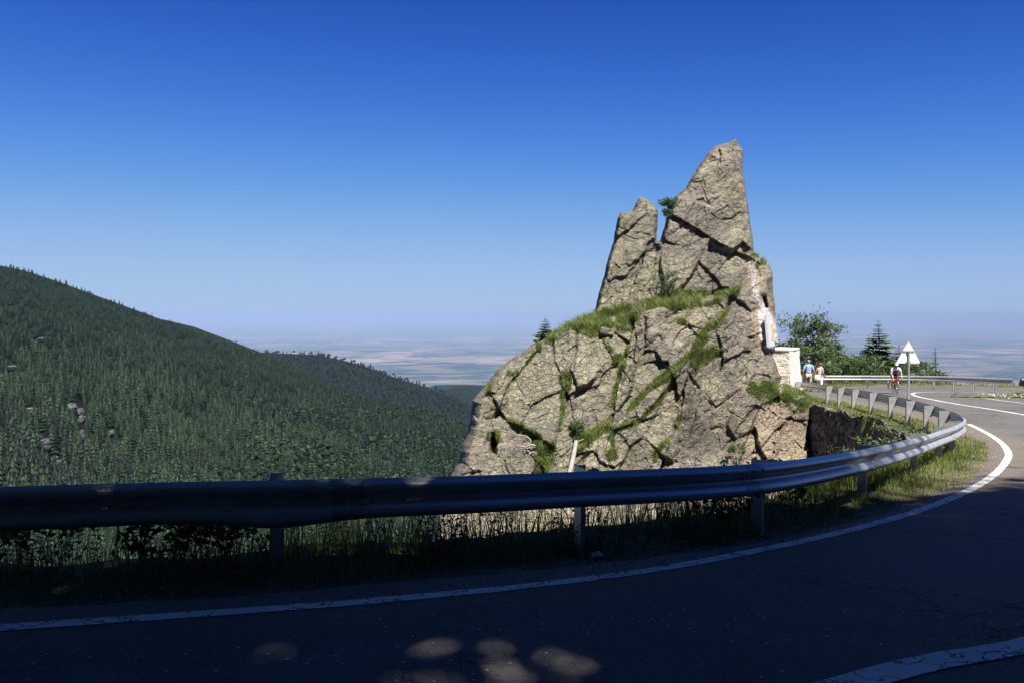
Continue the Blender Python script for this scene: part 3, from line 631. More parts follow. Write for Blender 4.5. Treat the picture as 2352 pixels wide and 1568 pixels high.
EX = np.where(edge, sbx, RX); EY = np.where(edge, sby, RY)
FV = P(EX, EY, np.where(edge, B + half, RD)); BV = P(EX, EY, np.where(edge, B + half, BD))
Fq = np.stack([I[:-1, :-1], I[1:, :-1], I[1:, 1:], I[:-1, 1:]], -1)[cin].reshape(-1, 4)
mapF = -np.ones(a * b, int); mapF[used.ravel()] = np.arange(used.sum())
inner = used & ~edge; mapB = mapF.copy(); mapB[inner.ravel()] = used.sum() + np.arange(inner.sum())
V = np.vstack([FV.reshape(-1, 3)[used.ravel()], BV.reshape(-1, 3)[inner.ravel()]])
# attributes
lich = smooth(0.0, 0.5, fbm(p3(RX / 90, RY / 90, 0 * RX), 3, 130) + 0.35 * smooth(1560, 1380, RX) + 0.15)
warm = smooth(1500, 1800, RX) * smooth(850, 1000, RY) * 0.8 + smooth(20, 0, segdist(RX, RY, np.array([(1735, 620), (1740, 700), (1750, 760)]))[0] - 10) * 0.7
warm = np.clip(warm + 0.3 * (fbm(p3(RX / 60, RY / 60, 0 * RX), 3, 133)), 0, 1)
def xc(l): return [(1693.9 + x * .2197, 545.5 + y * .2197) for x, y in l]      # from the 2950..3250 crop
wpoly = np.array(xc([(270, 690), (300, 760), (365, 850), (385, 850), (395, 950), (430, 1110), (300, 1140), (320, 1100), (240, 1040), (250, 960), (235, 850), (225, 790)]))
dw = segdist(RX, RY, wpoly, True)[0]; white = np.where(inpoly(RX, RY, wpoly), 1.0, np.exp(-(dw / 3.5) ** 2))
streak = segdist(RX, RY, np.array(xc([(150, 330), (180, 450), (190, 560), (230, 680)])))[0]; white = np.maximum(white, 0.6 * np.exp(-(streak / 7) ** 2))
# grass patches on the ledges (pixel outlines; lines are (points, half width))
G_POLY = [z1([(700, 1400), (800, 1310), (860, 1270), (960, 1225), (1060, 1190), (1150, 1180), (1250, 1150), (1330, 1160), (1400, 1110), (1500, 1105), (1560, 1060), (1700, 1050), (1880, 1060), (1900, 1090), (1800, 1130), (1700, 1145), (1560, 1160), (1500, 1135), (1420, 1150), (1360, 1180), (1310, 1240), (1290, 1290), (1200, 1290), (1120, 1310), (1040, 1335), (980, 1300), (930, 1275), (860, 1300), (800, 1370), (720, 1420)]),
          z1([(1880, 1050), (1980, 1025), (1960, 1070), (1900, 1085)]), z1([(2105, 870), (2115, 845), (2155, 862), (2140, 880)]),
          c2([(490, 715), (560, 730), (660, 790), (765, 850), (750, 930), (720, 1020), (650, 1025), (650, 940), (640, 840), (560, 770)]), c2([(880, 800), (930, 800), (1000, 765), (1090, 705), (1095, 745), (1010, 810), (960, 850), (880, 830)]),
          c2([(1560, 330), (1640, 300), (1770, 292), (1720, 320), (1660, 370), (1600, 405), (1560, 370)]), c2([(1680, 140), (1690, 170), (1660, 240), (1590, 310), (1500, 400), (1440, 470), (1340, 520), (1350, 480), (1450, 410), (1560, 320), (1600, 240), (1650, 170)]),
          c2([(370, 780), (440, 775), (435, 830), (375, 825)]), c2([(800, 425), (860, 440), (850, 520), (820, 540), (795, 480)]), c2([(1095, 320), (1180, 340), (1175, 400), (1120, 380)]), c2([(1070, 890), (1120, 890), (1130, 930), (1080, 940)]),
          c2([(1880, 490), (2000, 480), (2140, 500), (2290, 520), (2300, 620), (2200, 660), (2120, 640), (2060, 590), (1980, 620), (1960, 570), (1900, 530)]), c2([(490, 420), (540, 425), (520, 440), (490, 440)]), c2([(850, 745), (910, 740), (930, 790), (880, 800)])]
G_LINE = [(c2([(1210, 640), (1330, 510)]), 5), (c2([(1470, 460), (1370, 600), (1250, 720), (1110, 770)]), 5), (c2([(1100, 780), (1105, 880)]), 3), (c2([(810, 540), (810, 660), (790, 760)]), 5), (c2([(640, 320), (560, 420), (545, 440)]), 3), (c2([(1190, 290), (1150, 430), (1120, 540), (1095, 620)]), 2.5),
          (c2([(1430, 830), (1380, 880), (1355, 940)]), 4), (c2([(1510, 690), (1480, 740)]), 3), (c2([(390, 500), (370, 560)]), 4), (c2([(1780, 60), (1740, 130), (1690, 170)]), 4), (z1([(2080, 880), (2100, 950)]), 3), (c2([(950, 850), (880, 920)]), 3), (z1([(1130, 1350), (1170, 1430), (1240, 1510)]), 4),
          (c2([(1490, 130), (1530, 140)]), 4), (c2([(670, 275), (760, 220)]), 4), (z1([(2050, 815), (2085, 830)]), 2), (c2([(1090, 600), (1110, 620)]), 6), (c2([(700, 960), (680, 1030)]), 7)]
gm_ = np.zeros_like(RX)
for pl in G_POLY:
    pl = np.array(pl); d_ = segdist(RX, RY, pl, True)[0]; gm_ = np.maximum(gm_, np.where(inpoly(RX, RY, pl), 1, smooth(4, 0, d_)))
for ln, w in G_LINE: gm_ = np.maximum(gm_, smooth(w + 2, w * .5, segdist(RX, RY, np.array(ln))[0]))
gm_ = gm_ * smooth(-.55, .05, fbm(p3(RX / 16, RY / 16, 0 * RX), 3, 310)); gm_[(RY > 700) & (RY < 760) & (RX < 1560)] = np.maximum(gm_, 0)[(RY > 700) & (RY < 760) & (RX < 1560)]
GRASSM = gm_
at = {}
for k, v in (('lichen', lich), ('warm', warm), ('white', white), ('soil', gm_ * 0.75)):
    at[k] = np.concatenate([v.ravel()[used.ravel()], v.ravel()[inner.ravel()]])
rk = npmesh('rock_pinnacle', V, [mapF[Fq], mapB[Fq][:, ::-1]], M_ROCK, attrs=at, smoothf=False)
tag(rk, 'tall jagged grey rock pinnacle with grassy ledges standing in the gully', 'rock')
def rock_pt(x, y, lift=0.0):
    i = np.clip(((np.asarray(y) - 310) / STEP).round().astype(int), 0, a - 1); j = np.clip(((np.asarray(x) - 900) / STEP).round().astype(int), 0, b - 1)
    return P(np.asarray(x, float), np.asarray(y, float), RD[i, j] - lift)
# ------------------------------------------------------------------ vegetation builders
def blades(Pp, h, w, lean, rs, up=None, name='grass', mat=None, tint=None):
    n = len(Pp); th = rs.uniform(0, 2 * math.pi, n); s = p3(np.cos(th), np.sin(th), 0 * th); ph = rs.uniform(0, 2 * math.pi, n)
    ln = lean * rs.uniform(0.2, 1.0, n) * h; L = p3(np.cos(ph) * ln, np.sin(ph) * ln, 0 * ph)
    U = np.array([0, 0, 1.0])[None]; H = h[:, None]; W = w[:, None]
    v0 = Pp - s * W / 2; v1 = Pp + s * W / 2; m = Pp + U * H * 0.55 + L * 0.35; v2 = m - s * W * 0.38; v3 = m + s * W * 0.38; v4 = Pp + U * H * 0.93 + L
    V = np.stack([v0, v1, v2, v3, v4], 1).reshape(-1, 3); b = np.arange(n)[:, None] * 5
    Q = b + np.array([[0, 1, 3, 2]]); T = b + np.array([[2, 3, 4]])
    t = np.repeat(tint if tint is not None else rs.uniform(0, 1, n), 5)
    o = npmesh(name, V, [Q, T], mat, attrs={'tint': t}); return o
def spruce_arrays(h, r, nl, nb, ns, seed, bare=0.12, tw=0.055):
    """crown (V,F,tint) and trunk MB of one spruce with drooping feathery branches"""
    rs = np.random.RandomState(seed); Vs = []; n = 0; tint = []
    for k in range(nl):
        f = (k + rs.uniform(-.3, .3)) / nl; f = min(max(f, 0), 0.985); z = h * (bare + (1 - bare) * f); L0 = r * (1 - f) ** 0.8 * rs.uniform(.75, 1.1) + 0.03 * h * (1 - f)+ .012*h
        m = max(4, int(nb * (1 - 0.5 * f))); a0 = rs.uniform(0, 6.28)
        for j in range(m):
            a = a0 + j * 2 * math.pi / m + rs.uniform(-.3, .3); L = L0 * rs.uniform(.65, 1.12); dr = rs.uniform(.05, .45) * (1 - .75 * f) - 0.12 * f
            d = np.array([math.cos(a), math.sin(a), 0]); sd = np.array([-math.sin(a), math.cos(a), 0]); seg = max(3, int(ns * (1 - .6 * f))); tn = rs.uniform(0, 1)
            t = (np.arange(seg) + .5) / seg
            c = d * (L * t)[:, None] + np.array([0, 0, 1]) * (z - L * (dr * t - 0.35 * dr * t ** 3) - 0.0 * t)[:, None]
            wl = L * 0.5 * (1 - 0.75 * t) * rs.uniform(.7, 1.2, seg)
            for sgn in (-1, 1):
                tip = c + sd * (sgn * wl)[:, None] + d * (wl * .55)[:, None] + np.array([0, 0, 1]) * (-wl * rs.uniform(.1, .6, seg))[:, None]
                b0 = c - d * (L * tw); b1 = c + d * (L * tw) + np.array([0, 0, .02 * L])
                Vs.append(np.stack([b0, b1, tip], 1).reshape(-1, 3)); tint.append(np.full(seg * 3, .25 + .5 * tn + .15 * rs.rand()))
            e = c[-1] + d * L * .5 / seg; Vs.append(np.stack([c[0] - sd * L * .02, c[0] + sd * L * .02, e])); tint.append(np.full(3, tn))
    V = np.vstack(Vs); F = np.arange(len(V)).reshape(-1, 3)
    tr = MB(); tr.tube([(0, 0, -0.3), (0, 0, h * .3), (0.01 * h, 0, h * .7), (0, 0, h * 1.0)], [h * .016, h * .012, h * .007, h * .001], 7)
    return V, F, np.concatenate(tint), tr
def spruce(name, loc, h, r, seed, label, nl=16, nb=7, ns=7, group=None, bare=.1, rz=0, cat='tree', mat=None, trunkmat=None, tw=.055):
    V, F, t, tr = spruce_arrays(h, r, nl, nb, ns, seed, bare, tw)
    o = empty(name, loc, rz); tag(o, label, cat, group)
    npmesh('crown', V, F, mat or M_SPRUCE, o, {'tint': t}); tr.build('trunk', trunkmat or M_BARK, o, True); return o
def leafy(name, loc, h, spread, seed, label, nclump=16, per=90, leaf=0.10, lean=(0, 0), bare=.25, cat='tree', mat=None, stems=1, bark=None, clump=.26, group=None, shape=1.0, hue=0.0):
    """broadleaf tree or bush: stem(s), limbs, leaf clumps at the limb ends"""
    rs = np.random.RandomState(seed); o = empty(name, loc); tag(o, label, cat, group); tr = MB(); LV = []; LT = []
    for s in range(stems):
        a0 = rs.uniform(0, 6.28); b = np.array([lean[0], lean[1], 0]) * h + (np.array([math.cos(a0), math.sin(a0), 0]) * spread * .55 if stems > 1 else 0)
        top = b + np.array([0, 0, h * rs.uniform(.8, .95)]); n = 6; tt = np.linspace(0, 1, n)
        path = np.outer(tt ** 1.3, b) + np.outer(tt, [0, 0, top[2]]) + rs.normal(0, .02 * h, (n, 3)) * tt[:, None]; path[0] = (0, 0, -.3)
        r0 = h * .018 / math.sqrt(stems); tr.tube(path, np.linspace(r0, r0 * .25, n), 6)
        for k in range(nclump // stems):
            f = rs.uniform(bare, 1.0) if k else 1.0; i = f * (n - 1); i0_ = min(int(i), n - 2); p = path[i0_] * (1 - (i - i0_)) + path[i0_ + 1] * (i - i0_)
            a = rs.uniform(0, 6.28); L = spread * (1 - ((f - .5) * 1.3) ** 2) * rs.uniform(.3, 1.0) * (.3 if k == 0 else 1)
            e = p + np.array([math.cos(a) * L, math.sin(a) * L, L * rs.uniform(.1, .8) * shape]); md = (p + e) / 2 + np.array([0, 0, -.08 * L]) + rs.normal(0, .03 * L, 3)
            tr.tube([p, md, e], [r0 * .42, r0 * .28, r0 * .1], 5); cr = clump * spread * rs.uniform(.6, 1.35); tn = rs.uniform(0.1, .75) + hue
            for q in range(per):
                c = e + rs.normal(0, 1, 3) * cr * np.array([.62, .62, .5]); LV.append(c); LT.append(np.clip(tn + rs.uniform(-.2, .25), 0, 1))
            for q in range(per // 4):
                c = p + (e - p) * rs.uniform(.3, 1) + rs.normal(0, 1, 3) * cr * .35; LV.append(c); LT.append(tn)
    C = np.array(LV); n = len(C); u = rs.normal(0, 1, (n, 3)); u /= np.linalg.norm(u, axis=1)[:, None]; w = np.cross(u, rs.normal(0, 1, (n, 3))); w /= np.linalg.norm(w, axis=1)[:, None]
    sz = leaf * rs.uniform(.6, 1.3, n)[:, None]
    V = np.stack([C - u * sz, C + w * sz * .42, C + u * sz, C - w * sz * .42], 1).reshape(-1, 3); F = np.arange(n * 4).reshape(-1, 4)
    npmesh('crown', V, F, mat or M_BROAD, o, {'tint': np.repeat(LT, 4)}); tr.build('trunk', bark or M_BARK, o, True); return o
# ------------------------------------------------------------------ far forest: small trees, many of them
def lod_spruce(seed, layers=7, n=8):
    rs = np.random.RandomState(seed); Vs = []
    for k in range(layers):
        z0 = .10 + .86 * k / layers; r = .165 * (1 - k / layers) ** .85 + .02; top = min(1.0, z0 + .86 / layers * 1.15 + (.08 if k == layers - 1 else 0)); a0 = rs.uniform(0, 6.28)
        for j in range(n):
            a = a0 + j * 6.283 / n; da = 6.283 / n * .62; rr = r * rs.uniform(.7, 1.3)
            Vs.append([[0, 0, top], [math.cos(a - da) * rr * .7, math.sin(a - da) * rr * .7, z0 + .02], [math.cos(a) * rr, math.sin(a) * rr, z0 - rs.uniform(.0, .05)]])
            Vs.append([[0, 0, top], [math.cos(a) * rr, math.sin(a) * rr, z0 - rs.uniform(.0, .04)], [math.cos(a + da) * rr * .7, math.sin(a + da) * rr * .7, z0 + .02]])
    return np.array(Vs).reshape(-1, 3)
def lod_broad(seed, n=34):
    rs = np.random.RandomState(seed); d = rs.normal(0, 1, (n, 3)); d /= np.linalg.norm(d, axis=1)[:, None]; d[:, 2] = np.abs(d[:, 2]) * 1.0 - .15
    c = d * np.array([.30, .30, .36]) * rs.uniform(.75, 1.05, (n, 1)) + np.array([0, 0, .52]); Vs = []
    for k in range(n):
        t = np.cross(d[k], rs.normal(0, 1, 3)); t /= np.linalg.norm(t); b = np.cross(d[k], t); s = rs.uniform(.10, .19)
        for a in (0, 2.09):
            Vs.append([c[k] + (t * math.cos(a + x) + b * math.sin(a + x)) * s + d[k] * rs.uniform(-.04, .05) for x in (0, 2.1, 4.2)])
    return np.array(Vs).reshape(-1, 3)
def forest(name, items, protos, mat, label, cat, jitter_tint):
    """items: (pos (n,3), h, width factor, proto index, tint)"""
    pos, h, wf, pi, tn = items; Vs = []; Ts = []
    rs = np.random.RandomState(77)
    for k, pr in enumerate(protos):
        m = pi == k; n = m.sum()
        if not n: continue
        a = rs.uniform(0, 6.28, n); c, s = np.cos(a)[:, None], np.sin(a)[:, None]
        X = pr[None, :, 0] * c - pr[None, :, 1] * s; Y = pr[None, :, 0] * s + pr[None, :, 1] * c; Zz = np.broadcast_to(pr[None, :, 2], X.shape)
        V = np.stack([X * (h[m] * wf[m])[:, None], Y * (h[m] * wf[m])[:, None], Zz * h[m][:, None]], -1) + pos[m][:, None]
        Vs.append(V.reshape(-1, 3)); Ts.append(np.repeat(tn[m], len(pr)))
    V = np.vstack(Vs); o = npmesh(name, V, np.arange(len(V)).reshape(-1, 3), mat, attrs={'tint': np.concatenate(Ts)}); tag(o, label, cat, kind='stuff'); return o
def hill_sample(V, t0, t1, n, rs, x0=None, x1=None):
    r, c = V.shape[:2]; ti = rs.uniform(t0, t1, n) * (r - 1); xi = rs.uniform(0 if x0 is None else x0, (c - 1) if x1 is None else x1, n)
    i = np.minimum(ti.astype(int), r - 2); j = np.minimum(xi.astype(int), c - 2); f = (ti - i)[:, None]; g = (xi - j)[:, None]
    return (V[i, j] * (1 - f) * (1 - g) + V[i + 1, j] * f * (1 - g) + V[i, j + 1] * (1 - f) * g + V[i + 1, j + 1] * f * g)
PROTO = [lod_spruce(s) for s in (1, 2, 3, 4)] + [lod_broad(s) for s in (5, 6, 7)]
rs = np.random.RandomState(10)
xsH, tH, VH = HILLS['hillside']
# outcrops on the far slope (pixel spots)
OUTC = [(74, 942, 13, 7), (162, 937, 12, 12), (184, 955, 8, 20), (9, 1003, 12, 12), (103, 1026, 9, 22), (130, 1062, 9, 19), (257, 992, 6, 8), (93, 779, 7, 4), (27, 842, 6, 4), (278, 1020, 5, 8), (233, 1028, 3, 12), (82, 1010, 5, 10), (188, 1000, 4, 15)]
OA = np.array(OUTC, float)
def to_px(p):
    # camera space
    y_ = p[..., 1] * CP - p[..., 2] * SP; z_ = p[..., 1] * SP + p[..., 2] * CP
    return 1176 + F_PX * p[..., 0] / y_, 784 - F_PX * z_ / y_
def make_items(pos, h0, h1, broad_p, rs, tbase=0.5):
    n = len(pos); h = rs.uniform(h0, h1, n); b = rs.rand(n) < broad_p
    pi = np.where(b, rs.randint(4, 7, n), rs.randint(0, 4, n)); wf = np.where(b, rs.uniform(.85, 1.2, n), rs.uniform(1.3, 2.1, n)); h = np.where(b, h * .8, h)
    tn = np.clip(tbase + rs.normal(0, .24, n) + np.where(b, .25, -.06) + .45 * fbm(pos / 110, 4, 55), 0.02, .95); return [pos, h, wf, pi, tn]
def clear_outcrops(pos):
    px, py = to_px(pos); k = np.ones(len(pos), bool)
    for ox, oy, rx_, ry_ in OUTC: k &= ((px - ox) / (rx_ + 6)) ** 2 + ((py - (oy + 14)) / (ry_ + 18)) ** 2 > 1
    return pos[k]
ix0 = np.searchsorted(xsH, -60); ix1 = len(xsH) - 1
SPLIT_T = 0.90
pos = hill_sample(VH, 0.0, 1.0, 24000, rs, ix0, ix1)
px, py = to_px(pos); pos = clear_outcrops(pos[(py < 1640)]); px, py = to_px(pos)
bro = smooth(.0, .5, fbm(pos / 150, 3, 61) + smooth(300, 1000, px) * .7 - .25 + smooth(900, 1010, py) * .35 - smooth(1120, 1180, py) * .9 - smooth(700, 200, px) * .4)
it = make_items(pos, 9, 19, bro * .85, rs, .42); dist = pos[:, 1]; it[1] = it[1] * (.8 + .35 * fbm(pos / 45, 2, 91)) * 1.1 * np.interp(dist, [400, 800, 1200, 1850], [1.45, 1.25, .95, .75])
order = np.argsort(dist)
vis = (py > 1128) & (py < 1260) & (px > -20) & (px < 985)
near = np.where(vis)[0]; near = near[np.argsort(dist[near])][:1400]; near = near[rs.permutation(len(near))[:290]]
mask = np.ones(len(pos), bool); mask[near] = False
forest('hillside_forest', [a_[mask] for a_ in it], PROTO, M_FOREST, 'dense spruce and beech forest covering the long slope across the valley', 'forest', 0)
V1, F1, T1, tr1 = spruce_arrays(1.0, .17, 14, 7, 4, 301, .06, .10)
NEARM = []
for s_ in range(4):
    V1, F1, T1, tr1 = spruce_arrays(1.0, .16, 15, 7, 4, 301 + s_, .05, .11); tV, tF = tr1.arrays()
    Vc = np.vstack([V1, tV]); Fs = [np.vstack([F1, tF[0] + len(V1)] if tF[0].shape[1] == 3 else [F1])] + [f + len(V1) for f in tF if f.shape[1] == 4]
    midx = np.concatenate([np.zeros(len(F1), int), np.ones(len(Fs[0]) - len(F1), int)] + [np.ones(len(f), int) for f in Fs[1:]])
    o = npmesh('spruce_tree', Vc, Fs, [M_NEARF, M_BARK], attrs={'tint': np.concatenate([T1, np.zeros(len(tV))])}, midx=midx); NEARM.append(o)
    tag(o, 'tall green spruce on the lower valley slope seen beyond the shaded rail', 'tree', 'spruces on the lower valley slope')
for k, i in enumerate(near):
    o = NEARM[k] if k < 4 else NEARM[k % 4].copy()
    if k >= 4: COL.objects.link(o)
    o.location = tuple(pos[i] - np.array([0, 0, 1.0])); hh = float(it[1][i]) * 1.1; ww = hh * float(rs.uniform(1.15, 1.6)); o.scale = (ww, ww, hh); o.rotation_euler = (0, 0, float(rs.uniform(0, 6.28)))
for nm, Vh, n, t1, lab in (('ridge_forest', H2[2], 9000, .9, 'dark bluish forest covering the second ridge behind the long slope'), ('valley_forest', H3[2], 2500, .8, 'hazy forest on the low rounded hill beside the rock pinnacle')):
    p_ = hill_sample(Vh, 0, t1, n, rs); q_ = make_items(p_, 12, 24, .5, rs, .4); forest(nm, q_, PROTO, M_RIDGE_SHADED, lab, 'forest', 0)
p_ = hill_sample(HILLS['distant_hills'][2], 0, 1, 10, rs)
# outcrops
M_OUT = plain('pale_outcrop_rock', (0.105, 0.098, 0.088), 0.9, var=.35, scale=0.25)
for k, (ox, oy, rx_, ry_) in enumerate(OUTC):
    j = np.searchsorted(xsH, ox); pxx, pyy = to_px(VH[:, j]); i = np.argmin(np.abs(pyy - (oy + ry_ * .6))); D = VH[i, j, 1] - 8; c = P(ox, oy, D); s = D / F_PX
    m = MB()
    for q in range(7):
        cc = c + np.array([rs.uniform(-.6, .6) * rx_ * s, 0, rs.uniform(-.65, .65) * ry_ * s]); m.ball(cc, np.array([rx_ * .42, 7, ry_ * .42]) * np.array([s, 1, s]) * rs.uniform(.6, 1.1), 12, 9, 0.5, k * 9 + q)
    o = m.build('rock_outcrop', M_OUT); nm_ = ['grey crag with a split top among spruces', 'broad pink grey crag among spruces', 'tall narrow pale crag below the broad pink grey crag', 'pale crag at the left edge of the picture', 'long streak of pale bare rock on the lower slope',
        'lowest tall streak of bare rock among spruces', 'small pale rock alone to the right of the crags', 'tiny tan bare patch high on the slope', 'small tan bare patch near the left edge of the slope', 'small grey rock lowest on the right of the crags', 'thin pale rock sliver between the crags', 'small grey rock above the long pale streak', 'thin vertical grey rock under the tall narrow crag'][k]
    tag(o, nm_, 'rock')
# ------------------------------------------------------------------ verge and ledge grass
rs = np.random.RandomState(21)
def ground_z(x, y): return ground_h(np.asarray(x, float), np.asarray(y, float))
def scatter(n, x0, x1, y0, y1, f):
    x = rs.uniform(x0, x1, n); y = rs.uniform(y0, y1, n); k = rs.rand(n) < f(x, y); return x[k], y[k]
def verge_density(x, y):
    sd = road_sd(x, y); pat = smooth(-.5, .5, fbm(p3(x, y, 0 * x) * 1.5, 3, 80))
    return smooth(-0.02, 0.35, sd + 0.12 * fbm(p3(x, y, 0 * x) * 2.2, 3, 81)) * (0.35 + .65 * pat) * (sd < 3.2)
parts_ = []
x, y = scatter(150000, -9, 12.5, 4.5, 20.5, verge_density); sd = road_sd(x, y)
z = ground_z(x, y); n = len(x); cl = smooth(-.3, .6, fbm(p3(x, y, 0 * x) * 0.9, 3, 82))
h = (0.07 + 0.20 * smooth(0.0, 1.0, sd) + 0.16 * cl) * rs.uniform(.5, 1.35, n); tn = np.clip(.25 + .5 * cl * 0 + rs.normal(0, .16, n) + .35 * fbm(p3(x, y, 0 * x) * .8, 3, 83) + np.where(rs.rand(n) < .06, .6, 0), 0, 1)
o = blades(p3(x, y, z - .02), h, rs.uniform(.006, .013, n), .55, rs, name='verge_grass', mat=M_GRASS, tint=tn); tag(o, 'long unmown grass growing under and beside the guardrail', 'grass', kind='stuff')
# tall straggling stalks
x, y = scatter(2000, -9, 9, 5.5, 16, lambda a, b_: (smooth(.6, 1.1, road_sd(a, b_)) * (road_sd(a, b_) < 2.0)))
n = len(x); z = ground_z(x, y); o = blades(p3(x, y, z), rs.uniform(.18, .48, n), rs.uniform(.003, .006, n), .6, rs, name='tall_grass', mat=M_GRASS, tint=np.clip(rs.uniform(0, 1.0, n), 0, 1)); tag(o, 'thin tall grass stalks rising behind the shaded guardrail', 'grass', kind='stuff')
def back_density(x, y):
    sd = road_sd(x, y); return ((sd > .0) & (sd < 2.6)) * (0.3 + .7 * smooth(-.4, .4, fbm(p3(x, y, 0 * x) * .8, 3, 84)))
x, y = scatter(90000, 8, 18, 18, 46, back_density); n = len(x); z = ground_z(x, y)
dry = fbm(p3(x, y, 0 * x) * .5, 3, 86)
o = blades(p3(x, y, z - .02), rs.uniform(.04, .16, n) * (1 + .5 * dry), rs.uniform(.012, .022, n), .8, rs, name='wall_top_grass', mat=M_GRASS, tint=np.clip(.42 + dry * .7 + rs.normal(0, .16, n) + np.where(rs.rand(n) < .2, .5, 0), 0, 1)); tag(o, 'green and straw coloured grass behind the sunlit guardrail posts on top of the wall', 'grass', kind='stuff')
x, y = scatter(60000, 14, 60, 46, 76, lambda a, b_: (road_sd(a, b_) > .05) * (road_sd(a, b_) < 2.6) * .9); n = len(x); z = ground_z(x, y)
o = blades(p3(x, y, z - .02), rs.uniform(.12, .40, n), rs.uniform(.02, .035, n), .6, rs, name='far_verge_grass', mat=M_LGRASS, tint=np.clip(rs.normal(.55, .22, n), 0, 1)); tag(o, 'bright sunlit grass strip under the straight far guardrail', 'grass', kind='stuff')
# ledge grass on the rock
pts = []
gi = GRASSM * inside; w = gi.ravel() / gi.sum(); idx = rs.choice(len(w), 62000, p=w)
gxp = RX.ravel()[idx] + rs.uniform(-1, 1, len(idx)); gyp = RY.ravel()[idx] + rs.uniform(-1, 1, len(idx)); pp = rock_pt(gxp, gyp, 0.03)
pat = fbm(pp * 1.3, 3, 88); n = len(pp); hh = rs.uniform(.06, .25, n) * (1 + .5 * pat) * np.where(GRASSM.ravel()[idx] > .8, 1.15, .6)
hh *= np.where((gxp > 1700) & (gyp > 870), .62, 1.0)
hh *= np.where((gyp < 760) & (gxp < 1560), 1.5, 1.0)
o = blades(pp, hh, rs.uniform(.014, .026, n), 1.1, rs, name='ledge_grass', mat=M_LGRASS, tint=np.clip(.50 + .45 * pat + rs.normal(0, .15, n) + np.where(rs.rand(n) < .05, .5, 0), 0, 1)); tag(o, 'bright green grass tufts filling the ledges and cracks of the rock pinnacle', 'grass', kind='stuff')
# ------------------------------------------------------------------ retaining wall in shade
wp = gpts([(1868, 925), (1915, 935), (1970, 946), (2011, 956), (2047, 973), (2093, 995), (2125, 1012)])[:, :2]
wp = catmull(np.vstack([[wp[0] + (wp[0] - wp[1]) * 1.2], wp, [wp[-1] + (wp[-1] - wp[-2]) * 1.2]]), .12)
for _ in range(40): wp[1:-1] = (wp[:-2] + wp[2:]) / 2
t = np.gradient(wp, axis=0); t /= np.linalg.norm(t, axis=1, keepdims=True); nl_ = np.stack([t[:, 1], -t[:, 0]], -1); nl_ = np.where((nl_[:, :1] > 0), -nl_, nl_)
zt = zroad(wp[:, 1]) - .10; rows = []
zs = np.linspace(0, 6.5, 55)
G = np.zeros((len(wp), len(zs), 3)); batter = 0.10 * zs
for k, zz in enumerate(zs):
    G[:, k, :2] = wp + nl_ * (0.12 + batter[k]); G[:, k, 2] = zt - zz
st = fbm(G * 3.2, 3, 140, True) * .09 + .05 * vnoise(G * 5.0, 141); topn = .16 * vnoise(G * 1.6, 142)
G[..., :2] += nl_[:, None] * st[..., None]; G[:, 0, 2] += topn[:, 0]
bk = np.zeros((len(wp), 3, 3)); bk[:, 0, :2] = wp - nl_ * .2; bk[:, 1, :2] = wp - nl_ * .55; bk[:, 2, :2] = wp - nl_ * .6; bk[:, 0, 2] = zt + .03; bk[:, 1, 2] = zt - .03; bk[:, 2, 2] = zt - 6.5
m = MB(); m.grid(np.concatenate([bk[:, ::-1], G], 1), closev=True); m.fan(np.concatenate([bk[:, ::-1], G], 1)[0]); m.fan(np.concatenate([bk[:, ::-1], G], 1)[-1])
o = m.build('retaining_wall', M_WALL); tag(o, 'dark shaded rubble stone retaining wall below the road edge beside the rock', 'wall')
# ------------------------------------------------------------------ guardrails
def wprofile():
    a = [(.020, .155), (.048, .140), (.075, .118), (.083, .098), (.080, .078), (.058, .048), (.022, .022), (.008, .0)]
    a = a + [(u_, -v_) for u_, v_ in a[-2::-1]]; a = np.array(a, float)
    q = catmull(a, .012); b_ = q.copy(); dq = np.gradient(q, axis=0); nn = np.stack([dq[:, 1], -dq[:, 0]], -1); nn /= np.linalg.norm(nn, axis=1, keepdims=True)
    return np.vstack([q, (q - nn * -.004)[::-1]]), len(q)
WP, NQ = wprofile()
BEAM_G = {}
def beam(path, zt, parent, seedn, dent=None, name='beam', kinks=True):
    t = np.gradient(path, axis=0); t /= np.linalg.norm(t, axis=1, keepdims=True); nr = np.stack([t[:, 1], -t[:, 0]], -1)   # to the right of travel = traffic side
    s = np.concatenate([[0], np.cumsum(np.linalg.norm(np.diff(path, axis=0), axis=1))])
    wob = .010 * fbm(p3(s * .35, 0 * s, 0 * s), 3, seedn); wv = .008 * fbm(p3(s * .3, 0 * s + 9, 0 * s), 3, seedn)
    G = np.zeros((len(path), len(WP), 3))
    G[..., :2] = path[:, None] + nr[:, None] * (WP[None, :, 0] - .083 + wob[:, None])[..., None]; G[..., 2] = zt[:, None] - .155 + WP[None, :, 1] + wv[:, None]
    if dent is not None:
        g = np.exp(-((path[:, 0] - dent[0]) / .42) ** 2)[:, None]; low = np.clip(-WP[None, :, 1] / .155, 0, 1); G[..., 2] -= g * low * .05; G[..., :2] += nr[:, None] * (g * low * .03)[..., None]
    m = MB(); m.grid(G, closev=True)
    for e in (0, -1): m.fan(G[e])
    o = m.build(name, M_ZINC, parent, True); BEAM_G[id(parent)] = G; return s, nr
